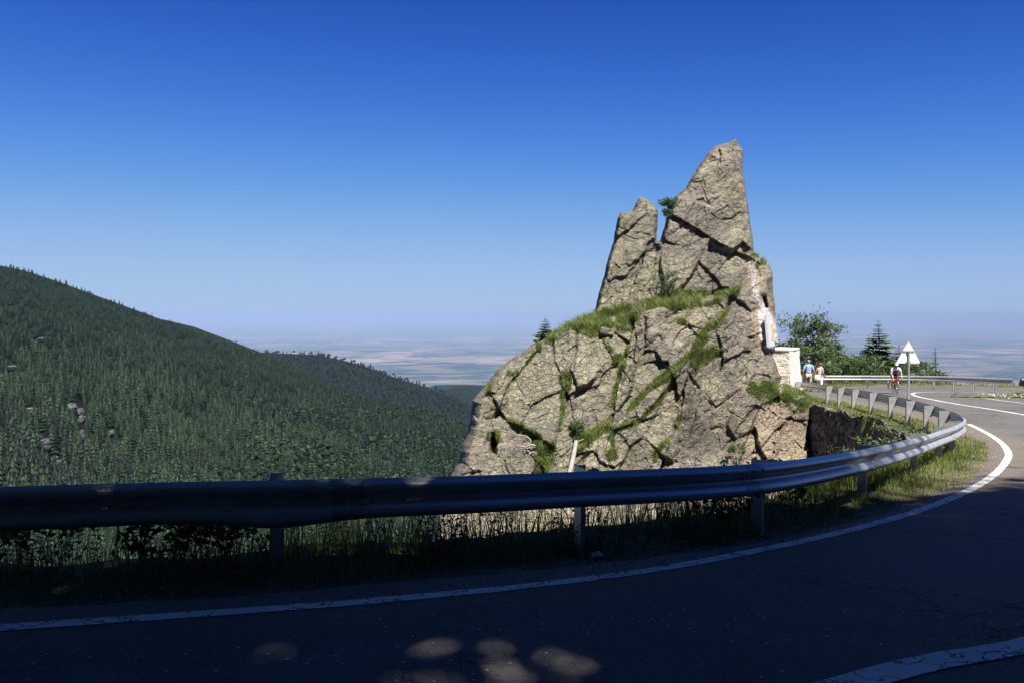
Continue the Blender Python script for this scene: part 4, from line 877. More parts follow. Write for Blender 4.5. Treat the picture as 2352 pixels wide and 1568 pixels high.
def post(parent, p, nr, zt, top=.012, hgt=1.1, gap=.15):
    """C-shaped post behind the beam with a trapezoid spacer"""
    a = math.atan2(nr[1], nr[0]); m = MB(); th = .006
    c = np.array([p[0], p[1]]) - nr * (.083 + gap + .05)
    def bx(mm, u, v, z0, z1, su, sv):
        ctr = c + nr * u + np.array([-nr[1], nr[0]]) * v; mm.box((ctr[0], ctr[1], (z0 + z1) / 2), (su, sv, z1 - z0), a)
    zt_ = zt + top
    bx(m, 0, -.05, zt_ - hgt, zt_, .12, th); bx(m, -.06, 0, zt_ - hgt, zt_, th, .106); bx(m, .06, -.035, zt_ - hgt, zt_, th, .036); bx(m, -.06, .053, zt_ - hgt, zt_, .02, th)
    o = m.build('post', M_ZINC, parent)
    sp = MB(); tt = np.array([-nr[1], nr[0]])
    for v in (-.055, .055):
        b0 = c + nr * .064 + tt * v
        poly = [(*(b0), zt_), (*(b0 + nr * gap), zt_), (*(b0 + nr * gap), zt_ - .34), (*(b0 + nr * .03), zt_ - .34), (*b0, zt_ - .24)]
        poly = [(*(b0), zt_ + 0), (*(b0 + nr * (gap - .016)), zt_), (*(b0 + nr * (gap - .016)), zt_ - .20), (*(b0 + nr * (gap * .55)), zt_ - .34), (*(b0), zt_ - .34)]
        sp.prism(poly, (*(tt * .005), 0))
    ctr = c + nr * (.064 + gap - .012); sp.box((ctr[0], ctr[1], zt_ - .14), (.006, .10, .26), a)
    sp.build('spacer', M_ZINC, o)
    return o
gr = empty('guardrail', (RAIL[60, 0], RAIL[60, 1], float(zroad(RAIL[60, 1])))); gi_ = Vector(gr.location)
tag(gr, 'long curved galvanised guardrail sweeping round the gully edge from the shade into the sun', 'guardrail')
pathL = RAIL; zt = zroad(RAIL[:, 1]) + TOP
dpt = GP(640, 1105, TOP)[0]
holder = gr; s, nrm = beam(pathL - np.array(gi_[:2]), zt - gi_[2], gr, 150, dent=(dpt[0] - gi_[0],), name='beam')
PX_POSTS = [(632, 1105), (1340, 1084), (1755, 1067), (1990, 1033), (2109, 1006), (2166, 989), (2200, 976)]
PB = [(2167.6, 936), (2131.9, 926), (2090, 916), (2049, 907.5), (2004, 899), (1963.5, 893), (1930, 888), (1904, 884), (1832, 874.6)]
def nearest(px_, py_, path, ztop):
    V = np.column_stack([path - nrm * .24, ztop]); X, Y_ = to_px(V); return np.argmin((X - px_) ** 2 + (Y_ - py_) ** 2)
ids = [nearest(a_, b_, RAIL, zt) for a_, b_ in PX_POSTS]
lo_ = ids[0]
sp_ = 2.65; k = s[lo_] - sp_; left_ids = []
while k > .5: left_ids.append(int(np.argmin(np.abs(s - k)))); k -= sp_
back_ids = [nearest(a_, b_, RAIL, zt) for a_, b_ in PB]
for i in left_ids[:2] + ids + back_ids:
    post(gr, RAIL[i] - np.array(gi_[:2]), nrm[i], zt[i] - gi_[2], top=.004 if i in left_ids + ids else .0)
def splices(parent, s, nr, step, mat):
    G = BEAM_G[id(parent)]
    for sj in np.arange(step * .7, s[-1] - 1, step):
        i = int(np.argmin(np.abs(s - sj))); k = 2 if s[1] - s[0] < .2 else 1; g = G[i - k:i + k + 1, :NQ].copy(); n_ = nr[i]
        g[..., :2] += n_ * .0045; gb = g[:, ::-1].copy(); gb[..., :2] -= n_ * .003; m = MB(); m.grid(np.concatenate([g, gb], 1), closev=True); m.build('splice', mat, parent, True)
M_ZINC2 = plain('duller_steel', (.38, .38, .38), .5, .5, .2, 20)
splices(gr, s, nrm, 4.0, M_ZINC2)
# joints: bolts every 4 m
for sj in np.arange(2.8, s[-1] - 1, 4.0):
    i = int(np.argmin(np.abs(s - sj))); mm = MB(); q = RAIL[i] - np.array(gi_[:2]); n_ = nrm[i]; tt = np.array([-n_[1], n_[0]]); a_ = math.atan2(n_[1], n_[0])
    for dv in (-.13, .0, .13):
        for dz in (-.155 + .034, -.155 - .034, -.155 + .10, -.155 - .10):
            u_ = {.034: .03, .10: .001}[round(abs(dz + .155), 3)] if False else (-.045 if abs(dz + .155) < .05 else .0)
            c = q + tt * dv + n_ * u_; mm.ball((c[0], c[1], zt[i] - gi_[2] + dz), (.014, .014, .014), 6, 5)
    mm.build('bolt_set', M_ZINC, gr, True)
# far straight guardrail
FT = gpts([(1884, 861.5), (1960, 861.5), (2090, 862), (2180, 863.5), (2240, 865.5), (2325, 868.5)], TOP + .05)[:, :2]
# keep it on a smooth line
FP = catmull(FT, .3)
for _ in range(200): FP[1:-1] = (FP[:-2] + FP[2:]) / 2
zf = np.interp(np.arange(len(FP)), [0, len(FP) - 1], [0, 0]) + np.array([0.0] * len(FP))
rr_ = rays(np.interp(FP[:, 0] / FP[:, 1], [(1884 - 1176) / F_PX, (2325 - 1176) / F_PX], [1884, 2325]), np.interp(FP[:, 0] / FP[:, 1] * F_PX + 1176, [1884, 2090, 2180, 2240, 2325], [861.5, 862, 863.5, 865.5, 868.5]))
zf = rr_[:, 2] * FP[:, 1]
fg = empty('guardrail', (FP[0, 0], FP[0, 1], float(zroad(FP[0, 1])))); fo = np.array(fg.location)
tag(fg, 'straight sunlit galvanised guardrail on the outer edge of the far bend, above the plain', 'guardrail')
sF, nF = beam(FP - fo[:2], zf - fo[2], fg, 160)
splices(fg, sF, nF, 4.0, M_ZINC2)
for q in np.linspace(.35, sF[-1] - 1.2, 9):
    i = int(np.argmin(np.abs(sF - q))); post(fg, FP[i] - fo[:2], nF[i], zf[i] - fo[2], top=0, hgt=1.3, gap=.06)
# ------------------------------------------------------------------ triangular sign seen from behind
M_PAINTW = plain('grey_sign_back', (0.62, 0.62, 0.60), 0.45, 0.0, .06, 3); M_SIGNRED = plain('sign_red_edge', (0.45, 0.02, 0.02), 0.4)
sx_, sy_ = 13.4, 28.0; pp_ = P(2087, 868, 28.0); sz_ = float(zroad(28.0)) - .1
sg = empty('warning_sign', (pp_[0], 28.0, sz_)); tag(sg, 'grey back of a triangular road sign on a thin pole behind the guardrail', 'sign')
zz0 = P(2087, 834, 28)[2] - sz_; zz1 = P(2087, 782, 28)[2] - sz_; hw = 28.5 * 28 / F_PX
m = MB(); m.tube([(0, 0, -.6), (0, 0, 1.2), (0, 0, zz0 + (zz1 - zz0) * .55)], [.030, .030, .030], 12); m.build('pole', M_ZINC, sg, True)
def rtri(hw, z0, z1, r=.045):
    c = np.array([(-hw, z0), (hw, z0), (0, z1)]); o_ = []
    for k in range(3):
        a_, b_, d_ = c[k], c[k - 1], c[(k + 1) % 3]; u_ = (b_ - a_) / np.linalg.norm(b_ - a_); v_ = (d_ - a_) / np.linalg.norm(d_ - a_)
        for t_ in (0, .5, 1): w_ = (u_ * (1 - t_) + v_ * t_) * r; o_.append(a_ + w_ * (1 if t_ != .5 else .75))
    return np.array(o_)
T = rtri(hw, zz0, zz1); poly = np.stack([T[:, 0], 0 * T[:, 0] + .045, T[:, 1]], -1); m = MB(); m.prism(poly, (0, .004, 0))
m.build('sign_plate', M_PAINTW, sg); T2 = rtri(hw * 1.0, zz0, zz1); c_ = T2.mean(0); inn = c_ + (T2 - c_) * .80; mr = MB()
A0 = np.stack([T2[:, 0], 0 * T2[:, 0] + .052, T2[:, 1]], -1); A1 = np.stack([inn[:, 0], 0 * T2[:, 0] + .052, inn[:, 1]], -1); mr.grid(np.stack([A0, A1], 1), closeu=True)
A2 = A0.copy(); A2[:, 1] = .043; mr.grid(np.stack([A0 * [1.008, 1, 1], A2 * [1.008, 1, 1]], 1), closeu=True); mr.build('sign_border', M_SIGNRED, sg)
m = MB(); zb = zz0 + (zz1 - zz0) * .53; m.box((0, .03, zb), (hw * .95, .02, .05)); m.box((0, .0, zb - .0), (.10, .075, .03)); m.box((0, .03, zz0 + .05), (.16, .02, .03)); m.build('bracket', M_ZINC, sg)
# ------------------------------------------------------------------ memorial on the rock: plinth, slab, plaque
def wpx(x, y, Y): return P(x, y, Y)
A_, B_, C_, D_ = wpx(1761, 798, 41.9), wpx(1792, 791.5, 43.9), wpx(1835, 801, 42.9), wpx(1812, 808.5, 41.2)
zt_ = np.mean([A_[2], B_[2], C_[2], D_[2]]); 
def lvl(p, z): r_ = np.array(p); return r_ * 1.0 + np.array([0, 0, z - r_[2]])
zg = float(zroad(43.0)) - .5; Dn = wpx(1817.5, 880, 40.9); Cn = wpx(1845, 877, 43.2); An = wpx(1778, 880, 41.5)
top = [lvl(p, zt_ - .09) for p in (A_, B_, C_, D_)]; bot = [lvl(p, zg) for p in (An, B_, Cn + (Cn - lvl(C_, Cn[2])) * .2, Dn + (Dn - lvl(D_, Dn[2])) * .2)]
n = 14; G = []
for k in range(n + 1):
    f = k / n; ring = []
    for j in range(4):
        a0, a1 = np.array(top[j]) * (1 - f) + np.array(bot[j]) * f, np.array(top[(j + 1) % 4]) * (1 - f) + np.array(bot[(j + 1) % 4]) * f
        for q in range(8): ring.append(a0 + (a1 - a0) * q / 8)
    G.append(ring)
G = np.array(G); cen = G.mean((0, 1)); dirs = G - cen; dirs[..., 2] = 0; dirs /= np.linalg.norm(dirs, axis=-1, keepdims=True) + 1e-9; G += dirs * (.05 * vnoise(G * 3.1, 170))[..., None]
pl = empty('stone_plinth', (cen[0], cen[1], zg)); po = np.array(pl.location); tag(pl, 'squat mortared stone plinth with a white slab top at the foot of the rock', 'plinth')
m = MB(); m.grid(G - po, closev=True); m.fan(G[0] - po); m.build('masonry', M_PLINTH, pl)
M_WHITE = plain('white_slab', (0.80, 0.77, 0.72), 0.6, var=.05); M_MARBLE = plain('grey_marble', (0.60, 0.60, 0.60), 0.35, var=.06, scale=3); M_TAN = plain('tan_tablet', (0.56, 0.42, 0.25), 0.5, var=.1); M_CREAM = plain('cream_frame', (0.78, 0.66, 0.44), 0.5)
cs_ = np.mean(top, 0); sl = np.array([cs_ + (np.array(p) - cs_) * 1.05 for p in top]); m = MB(); m.prism(sl + [0, 0, .012] - po, (0, 0, .085)); o = m.build('cap_slab', M_WHITE, pl)
bv = o.modifiers.new('bevel', 'BEVEL'); bv.width = .012; bv.segments = 2
# plaque: a tall panel facing the road, leaning on the rock face
def rdep(x_, y_): return float(rock_pt(np.array([x_]), np.array([y_]))[0, 1])
dq = min(rdep(1762, y_) for y_ in (735, 750, 765, 780)) - .25; q0, q1, q2, q3 = wpx(1765.5, 797, dq - .1), wpx(1779.0, 794, dq + 1.3), wpx(1772.5, 726, dq + 1.1), wpx(1759.5, 727, dq - .1)
pq = empty('memorial_plaque', tuple(q0)); tag(pq, 'tall pale marble plaque with a tan tablet leaning on the whitewashed rock', 'plaque')
nn_ = np.cross(q1 - q0, q3 - q0); nn_ /= np.linalg.norm(nn_); nn_ = nn_ if nn_[0] > 0 else -nn_
m = MB(); m.prism(np.array([q0, q1, q2, q3]) - q0 - nn_ * .08, nn_ * .1); m.build('panel', M_MARBLE, pq)
def bil(u_, v_): return (q0 * (1 - u_) + q1 * u_) * (1 - v_) + (q3 * (1 - u_) + q2 * u_) * v_
m = MB(); m.prism(np.array([bil(.48, .19), bil(.90, .19), bil(.93, .82), bil(.48, .82)]) - q0 + nn_ * .022, nn_ * .015); fr_ = m.build('frame', M_CREAM, pq)
m = MB(); m.prism(np.array([bil(.56, .26), bil(.86, .26), bil(.88, .72), bil(.56, .72)]) - q0 + nn_ * .039, nn_ * .01); m.build('tablet', M_TAN, pq)
# ------------------------------------------------------------------ trees and bushes
def gz(x, y): return float(ground_z(x, y))
def at_px(x, ytop, Y, ybase=None):
    """ground point under a pixel column at depth Y, and the height that reaches ytop"""
    p = P(x, ytop, Y); z = gz(p[0], Y); return (p[0], Y, z), p[2] - z
TREES = [(1995, 766, 64, 1.1, 12, 'narrow young spruce just left of the tallest far spruce'), (2018, 733, 63, 2.2, 13, 'tallest far spruce with a bare spire tip behind the far guardrail'), (1918, 762, 63, 2.0, 14, 'ragged spruce with silvery tips right of the leafy tree'),
         (2064, 788, 63, 1.7, 15, 'spruce half hidden behind the triangular sign'), (2148, 796, 70, 1.1, 16, 'thin young spruce right of the triangular sign'), (1957, 808, 64, 1.2, 17, 'short spruce between the ragged one and the tallest one'), (2040, 815, 61, 1.3, 18, 'low spruce right of the tallest spruce behind the cyclist')]
for x_, yt_, Y_, r_, sd_, lb in TREES:
    loc, h_ = at_px(x_, yt_, Y_); spruce('spruce_tree', loc, h_, r_ * 1.25, sd_, lb, nl=int(20 + h_ * 3), nb=12, ns=12, bare=.02, tw=.17)
BUSH = [('broadleaf_tree', 1852, 713, 58, 1.9, 30, 'tall leafy broadleaf tree beside the stone plinth', 'tree', 64, 90, .11, 3), ('broadleaf_tree', 1895, 752, 60, .9, 31, 'slim pale barked young tree behind the two walkers', 'tree', 22, 40, .10, 1),
        ('broadleaf_tree', 1925, 790, 61, 1.3, 39, 'leafy young tree overlapping the ragged spruce', 'tree', 30, 70, .10, 2), ('broadleaf_bush', 2000, 820, 60, 1.5, 40, 'broad green bush under the tallest spruce', 'bush', 30, 70, .10, 5), ('broadleaf_bush', 2045, 835, 60, 1.3, 41, 'rounded bush between the cyclist and the tallest spruce', 'bush', 26, 60, .10, 4), ('broadleaf_bush', 1960, 830, 59, 1.2, 42, 'bright green bush left of the tallest spruce', 'bush', 26, 60, .10, 4), ('broadleaf_bush', 2100, 842, 63, 1.3, 43, 'low bush directly behind the sign pole', 'bush', 24, 55, .10, 4),
        ('broadleaf_bush', 2090, 824, 62, 1.2, 44, 'bush filling the gap just right of the cyclist', 'bush', 24, 60, .10, 4), ('broadleaf_bush', 2148, 838, 64, 1.2, 45, 'bush around the foot of the thin young spruce', 'bush', 22, 55, .10, 4),
        ('broadleaf_bush', 2128, 834, 64, 1.6, 32, 'low leafy bush right of the sign pole behind the far guardrail', 'bush', 22, 50, .10, 4), ('broadleaf_bush', 1985, 842, 61, 1.3, 33, 'grey green willow bush below the tallest spruce', 'bush', 18, 45, .09, 4),
        ('broadleaf_bush', 1940, 848, 60, 1.2, 34, 'small bush behind the far guardrail right of the walkers', 'bush', 18, 45, .09, 4), ('broadleaf_bush', 2075, 850, 62, 1.2, 35, 'dull green bush behind the cyclist and the sign pole', 'bush', 18, 40, .09, 4), ('broadleaf_bush', 1826, 800, 56, 1.2, 36, 'dense dark bush directly behind the stone plinth', 'bush', 22, 60, .09, 3),
        ('broadleaf_bush', 1890, 838, 58, 1.3, 37, 'dark leafy bush behind the woman with the bag', 'bush', 22, 60, .09, 4), ('broadleaf_bush', 2160, 852, 66, .8, 38, 'smallest bush at the far right end of the hedge', 'bush', 10, 35, .09, 3)]
for nm, x_, yt_, Y_, sp2, sd_, lb, ct, nc, per, lf, stm in BUSH:
    loc, h_ = at_px(x_, yt_, Y_); leafy(nm, loc, h_, sp2, sd_, lb, nc, per, lf, bare=.12 if ct == 'bush' else .3, cat=ct, stems=stm, bark=M_PBARK if sd_ == 31 else None, clump=.24, hue=.15 if sd_ in (33, 35) else 0)
# small things growing on the rock
def on_rock(x_, y_, lift=0.1): return tuple(rock_pt(np.array([x_]), np.array([y_]), lift)[0])
p_ = P(1253, 783, 37.0); spruce('spruce_tree', tuple(p_), float(P(1253, 726, 37)[2] - p_[2]), .60, 50, 'little spruce standing alone on the left shoulder of the rock', nl=17, nb=11, ns=9, bare=.0, tw=.2)
p_ = P(1531, 496, 38.2); leafy('juniper_bush', tuple(p_), .70, .42, 51, 'dark green bush wedged at the top of the gap between the two rock towers', 12, 130, .05, bare=.1, cat='bush', mat=M_SPRUCE, stems=3, clump=.34)
leafy('rock_bush', on_rock(1524, 690, .5), 1.25, .62, 52, 'airy green bush on the grassy shelf below the gap', 20, 55, .045, bare=.15, cat='bush', stems=3, clump=.25)
leafy('rock_shrub', on_rock(1132, 1004, .2), .45, .28, 53, 'small dark shrub hanging in the hollow near the left edge of the rock', 10, 70, .04, bare=.0, cat='bush', mat=M_SPRUCE, stems=3, clump=.4)
leafy('rock_shrub', on_rock(1325, 1002, .25), .55, .34, 54, 'green tuft of shrub above the leaning bleached log', 12, 60, .045, bare=.1, cat='bush', stems=3, clump=.35)
leafy('rock_shrub', on_rock(1690, 1070, .3), .85, .40, 55, 'bright green sapling at the rock foot just above the rail', 10, 40, .06, bare=.1, cat='bush', stems=3, clump=.3)
# bare sapling
m = MB(); b0 = np.array(on_rock(1478, 742, .35)); o_ = empty('bare_sapling', tuple(b0)); tag(o_, 'leafless bent sapling rising from the grassy shelf', 'sapling')
rs2 = np.random.RandomState(5)
for dx_, hz_ in ((-.9, 1.7), (-.45, 1.5), (-1.2, 1.2), (.05, .8)):
    pth = np.array([(0, 0, 0), (dx_ * .2, -.05, hz_ * .4), (dx_ * .55, -.05, hz_ * .75), (dx_, 0, hz_)]); m.tube(catmull(pth, .15), .012, 5)
    for q in range(5):
        f_ = rs2.uniform(.35, .95); a_ = pth[0] + (pth[3] - pth[0]) * f_ + [0, -.05, .05]; m.tube([a_, a_ + [rs2.uniform(-.25, .2), rs2.uniform(-.1, .1), rs2.uniform(.15, .4)]], .006, 4)
m.build('branches', plain('dull_twig', (.25, .20, .14), .9), o_)
# bleached driftwood: dead root and log
o_ = empty('dead_root', on_rock(1212, 1018, .25)); tag(o_, 'tangled bleached dead root lying against the rock above the rail', 'root'); m = MB(); s_ = 32.5 / F_PX
def rp(x_, y_, d_=0.0): return np.array([(x_ - 1212) * s_, -d_, -(y_ - 1018) * s_])
def r3(l, r0, r1): pth = catmull([rp(976 - 976 + 1143.7 * 0 + (1119.7 + x_ * .12205), (976.2 + y_ * .12205), d_) for x_, y_, d_ in l], .03); m.tube(pth, np.linspace(r0, r1, len(pth)), 6)
r3([(590, 180, 0), (710, 190, .1), (800, 250, .15), (810, 300, .15), (750, 370, .1), (730, 440, .05), (720, 530, .05)], .022, .034); r3([(540, 335, 0), (650, 385, .1), (740, 380, .12), (830, 350, .15), (895, 375, .1)], .022, .036); r3([(740, 380, .1), (680, 420, .1), (600, 500, .05)], .038, .010)
r3([(735, 400, .1), (760, 470, .15), (800, 480, .15), (760, 560, .1)], .028, .012); r3([(885, 485, .1), (800, 520, .15), (780, 600, .1), (770, 640, .1)], .022, .028); r3([(830, 500, .1), (870, 520, .1), (910, 555, 0)], .018, .008)
r3([(740, 430, .15), (800, 400, .2), (850, 420, .1)], .02, .01); r3([(720, 530, .05), (690, 620, .05), (665, 690, 0)], .024, .006); r3([(760, 560, .1), (745, 650, .05), (745, 740, 0)], .02, .006); r3([(700, 410, .1), (560, 430, .05), (430, 400, 0)], .018, .006)
r3([(780, 600, .1), (785, 680, .1)], .018, .006); r3([(820, 350, .1), (860, 400, .2), (900, 400, .1)], .014, .008)
m.build('root', M_WOOD, o_, True)
l0 = np.array(on_rock(1323.5, 1012, .35)); l1 = P(1305, 1098, l0[1] - .9); o_ = empty('dead_log', tuple(l1)); tag(o_, 'straight bleached grey log leaning against the rock just above the rail', 'log')
m = MB(); m.tube(catmull([l1 - l1, (l0 - l1) * .5 + [.02, 0, .02], (l0 - l1)], .1), np.linspace(.10, .085, len(catmull([l1 - l1, (l0 - l1) * .5 + [.02, 0, .02], (l0 - l1)], .1))), 10); m.tube([(l0 - l1) * .97, (l0 - l1) * .97 + [.3, 0, .12]], [.03, .015], 6); m.build('log_stem', M_WOOD, o_, True)
# leaning shrub in front of the dark wall
for k, (x_, y_, Y_, h_, sp2, lb) in enumerate([(2050, 1054, 22, .8, .75, 'spreading shrub with bare twigs in front of the dark retaining wall'), (1985, 1062, 25, .7, .8, 'lower sprawling shrub at the foot of the dark retaining wall'), (2085, 1015, 22.5, .8, .7, 'green shrub on the right shoulder of the retaining wall')]):
    p_ = P(x_, y_, Y_); leafy('wall_shrub', (p_[0], Y_, p_[2] - .25), h_, sp2, 60 + k, lb, 20, 20, .05, lean=(-.55, 0), bare=.15, cat='shrub', stems=5, clump=.2, shape=.5)
# small rocks on the shelf
for k, (x_, y_, r_, lb) in enumerate([(1348, 745, .17, 'small loose boulder at the left of the grassy shelf'), (1392, 762, .24, 'flat loose boulder jutting from the grassy shelf edge')]):
    m = MB(); m.ball((0, 0, 0), (r_ * 1.3, r_, r_ * .7), 14, 10, .45, k + 3); o_ = m.build('boulder', M_ROCK, loc=on_rock(x_, y_, .12)); tag(o_, lb, 'boulder')
# ------------------------------------------------------------------ weeds behind the shaded rail
def weed_mesh(seed, h, nleaf, ll):
    r_ = np.random.RandomState(seed); st = MB(); LV = []; LF = 0
    for s_ in range(r_.randint(1, 3)):
        a = r_.uniform(0, 6.28); ln_ = r_.uniform(.05, .25) * h; pth = catmull([(0, 0, 0), (math.cos(a) * ln_ * .3, math.sin(a) * ln_ * .3, h * .5), (math.cos(a) * ln_, math.sin(a) * ln_, h)], .05); st.tube(pth, np.linspace(.0045, .002, len(pth)), 4)
        for k in range(nleaf):
            f = .2 + .8 * (k + .5) / nleaf; p = pth[int(f * (len(pth) - 1))]; b = k * 2.4 + r_.uniform(-.4, .4); d = np.array([math.cos(b), math.sin(b), r_.uniform(.1, .7)]); d /= np.linalg.norm(d); sd_ = np.array([-math.sin(b), math.cos(b), 0]); L = ll * r_.uniform(.6, 1.2) * (1.15 - .5 * f); W = L * .2
            mid = p + d * L * .5 + [0, 0, .01]; tip = p + d * L + np.array([0, 0, -L * .35]); LV.append([p, mid - sd_ * W, tip, mid + sd_ * W])
    V = np.array(LV).reshape(-1, 3); sV, sF = st.arrays(); F = [np.arange(len(V)).reshape(-1, 4)]; 
    Fs = [np.vstack([F[0]] + [f + len(V) for f in sF if f.shape[1] == 4])] + [f + len(V) for f in sF if f.shape[1] == 3]
    return np.vstack([V, sV]), Fs, np.concatenate([r_.uniform(0, .6, len(V) // 4).repeat(4), np.zeros(len(sV))])
WM = []
for k in range(6):
    V_, F_, T_ = weed_mesh(400 + k, 1.0, 15, .22); o_ = npmesh('weed_plant', V_, F_, M_WEED, attrs={'tint': T_}); tag(o_, 'dark leafy upright weed behind the shaded guardrail', 'weed', 'leafy weeds behind the guardrail'); WM.append(o_)
wn = 0
PXW = list(np.concatenate([rs.uniform(1000, 1420, 34), rs.uniform(0, 220, 12), rs.uniform(380, 560, 8), rs.uniform(1500, 1950, 22), rs.uniform(560, 1000, 12)]))
for k, x_ in enumerate(PXW):
    i = np.argmin(np.abs(to_px(np.column_stack([RAIL, zt]))[0][:ids[-1]] - x_)); c = RAIL[i] - nrm[i] * rs.uniform(.15, .75); hh_ = rs.uniform(.24, .50) * (.9 if x_ < 560 else 1)
    o_ = WM[k] if k < 6 else WM[k % 6].copy()
    if k >= 6: COL.objects.link(o_)
    o_.location = (c[0], c[1], gz(c[0], c[1]) - .03); o_.scale = (hh_ * 1.1, hh_ * 1.1, hh_); o_.rotation_euler = (0, 0, float(rs.uniform(0, 6.28)))
for k, (x_, h_, sp2, lb) in enumerate([(395, .34, .40, 'dark bushy shrub behind the shaded rail left of the first visible post'), (520, .40, .5, 'widest dark shrub behind the shaded rail, just left of its first post'), (40, .38, .45, 'dark shrub under the rail at the left edge of the picture'), (1800, .5, .5, 'broad low shrub under the rail where shade meets sun'), (1900, .55, .55, 'half sunlit shrub under the rail in front of the rock foot')]):
    i = np.argmin(np.abs(to_px(np.column_stack([RAIL, zt]))[0][:ids[-1]] - x_)); c = RAIL[i] - nrm[i] * .65; leafy('roadside_shrub', (c[0], c[1], gz(c[0], c[1])), h_, sp2, 90 + k, lb, 14, 26, .045, bare=.1, cat='shrub', mat=M_WEED, stems=4, clump=.3)
# ------------------------------------------------------------------ litter, island, stones
g_ = GP(1373, 1275)[0]; m = MB(); m.ball((0, 0, .012), (.045, .028, .018), 16, 10, .9, 5); o_ = m.build('paper_litter', plain('crumpled_paper', (.75, .78, .82), .8), loc=(g_[0], g_[1], g_[2])); tag(o_, 'small crumpled piece of white paper on the shoulder beside the edge line', 'litter')
cI = GP(2352, 911)[0]
def island_h(X, Y):
    u_ = (X - cI[0]) / 2.5; v_ = (Y - cI[1]) / 1.7; lim = .9 * smooth(-2.3, .2, u_); return zroad(Y) - .02 + .14 * smooth(1.0, .2, np.sqrt(np.minimum(np.minimum(u_ + .3, 0) ** 2 * .16 + (v_ / np.maximum(lim, .05)) ** 2 * (u_ < .3) + (v_ / .9) ** 2 * (u_ >= .3), 4))) + .03 * fbm(p3(X, Y, 0 * X) * 2, 3, 8)
isx = np.arange(cI[0] - 5.5, cI[0] + 9, .18); isy = np.arange(cI[1] - 2.6, cI[1] + 2.6, .18)
o_ = grid_sheet('traffic_island', isx, isy, island_h, M_SOIL, keep=lambda X, Y: island_h(X, Y) > zroad(Y) + .006); tag(o_, kind='structure')
x = rs.uniform(cI[0] - 3.6, cI[0] + 6, 6000); y = rs.uniform(cI[1] - 2, cI[1] + 2, 6000); zz_ = island_h(x, y); kk = (zz_ > zroad(y) + .04) & (rs.rand(6000) < smooth(-.3, .5, fbm(p3(x, y, 0 * x) * 1.1, 3, 15))); x, y, zz_ = x[kk], y[kk], zz_[kk]
o_ = blades(p3(x, y, zz_), rs.uniform(.08, .3, len(x)), rs.uniform(.012, .02, len(x)), .6, rs, name='island_grass', mat=M_GRASS, tint=np.clip(rs.normal(.6, .25, len(x)), 0, 1)); tag(o_, 'sparse dry grass on the traffic island inside the bend', 'grass', kind='stuff')
sV = []
for k in range(160):
    x_ = rs.uniform(cI[0] - 2, cI[0] + 3); y_ = rs.uniform(cI[1] - 1.2, cI[1] + 1.2); sV.append((x_, y_, float(island_h(np.array(x_), np.array(y_)))))
m = MB()
for c in sV: m.ball(c, rs.uniform(.02, .06), 6, 5, .4, 3)
o_ = m.build('island_gravel', plain('pale_gravel', (.42, .40, .37), .9, var=.3)); tag(o_, 'pale gravel scattered on the traffic island', 'gravel', kind='stuff')
# grit and pebbles on the shaded shoulder
fi = rs.uniform(0, len(LINE_OUT) - 2, 1500); i_ = fi.astype(int); tL = np.gradient(LINE_OUT, axis=0); tL /= np.linalg.norm(tL, axis=1, keepdims=True)
c = LINE_OUT[i_] + (LINE_OUT[i_ + 1] - LINE_OUT[i_]) * (fi - i_)[:, None] + np.stack([-tL[i_, 1], tL[i_, 0]], -1) * (rs.gamma(2.0, .26, 1500) + .03)[:, None]
m = MB()
for x_, y_ in c: m.ball((x_, y_, float(zroad(y_)) + .004), rs.uniform(.004, .014), 5, 4, .4, 2)
o_ = m.build('shoulder_gravel', plain('grit', (.30, .27, .24), .9, var=.4)); tag(o_, 'loose grit and pebbles on the road shoulder outside the edge line', 'gravel', kind='stuff')
# ------------------------------------------------------------------ people
M_SKIN = plain('skin', (0.42, 0.22, 0.15), 0.6, var=.06); 
def striped(name, c1, c2, sc):
    t = NT(name); w = t('TexWave'); w.wave_type = 'BANDS'; w.bands_direction = 'Z'; w.inputs['Scale'].default_value = sc; w.inputs['Distortion'].default_value = .6; t.link(t.obj(), w.inputs['Vector'])
    return t.fin(t.ramp(w.outputs['Fac'], [(.35, c1), (.5, c2), (.8, c1)]), .85)
def skin(name, verts, edges, mat, parent, sub=1, root=0):
    me = bpy.data.meshes.new(name); me.from_pydata([v[0] for v in verts], edges, []); o = bpy.data.objects.new(name, me); COL.objects.link(o); o.parent = parent; me.materials.append(mat)
    md = o.modifiers.new('skin', 'SKIN'); md.use_smooth_shade = True
    if not me.skin_vertices: me.skin_vertices_add() if hasattr(me, 'skin_vertices_add') else None
    if not me.skin_vertices:
        bpy.context.view_layer.objects.active = o; bpy.ops.mesh.customdata_skin_add()
    for i, v in enumerate(verts):
        r = v[1] if hasattr(v[1], '__len__') else (v[1], v[1]); me.skin_vertices[0].data[i].radius = r; me.skin_vertices[0].data[i].use_root = (i == root)
    s = o.modifiers.new('sub', 'SUBSURF'); s.levels = sub; s.render_levels = sub; return o
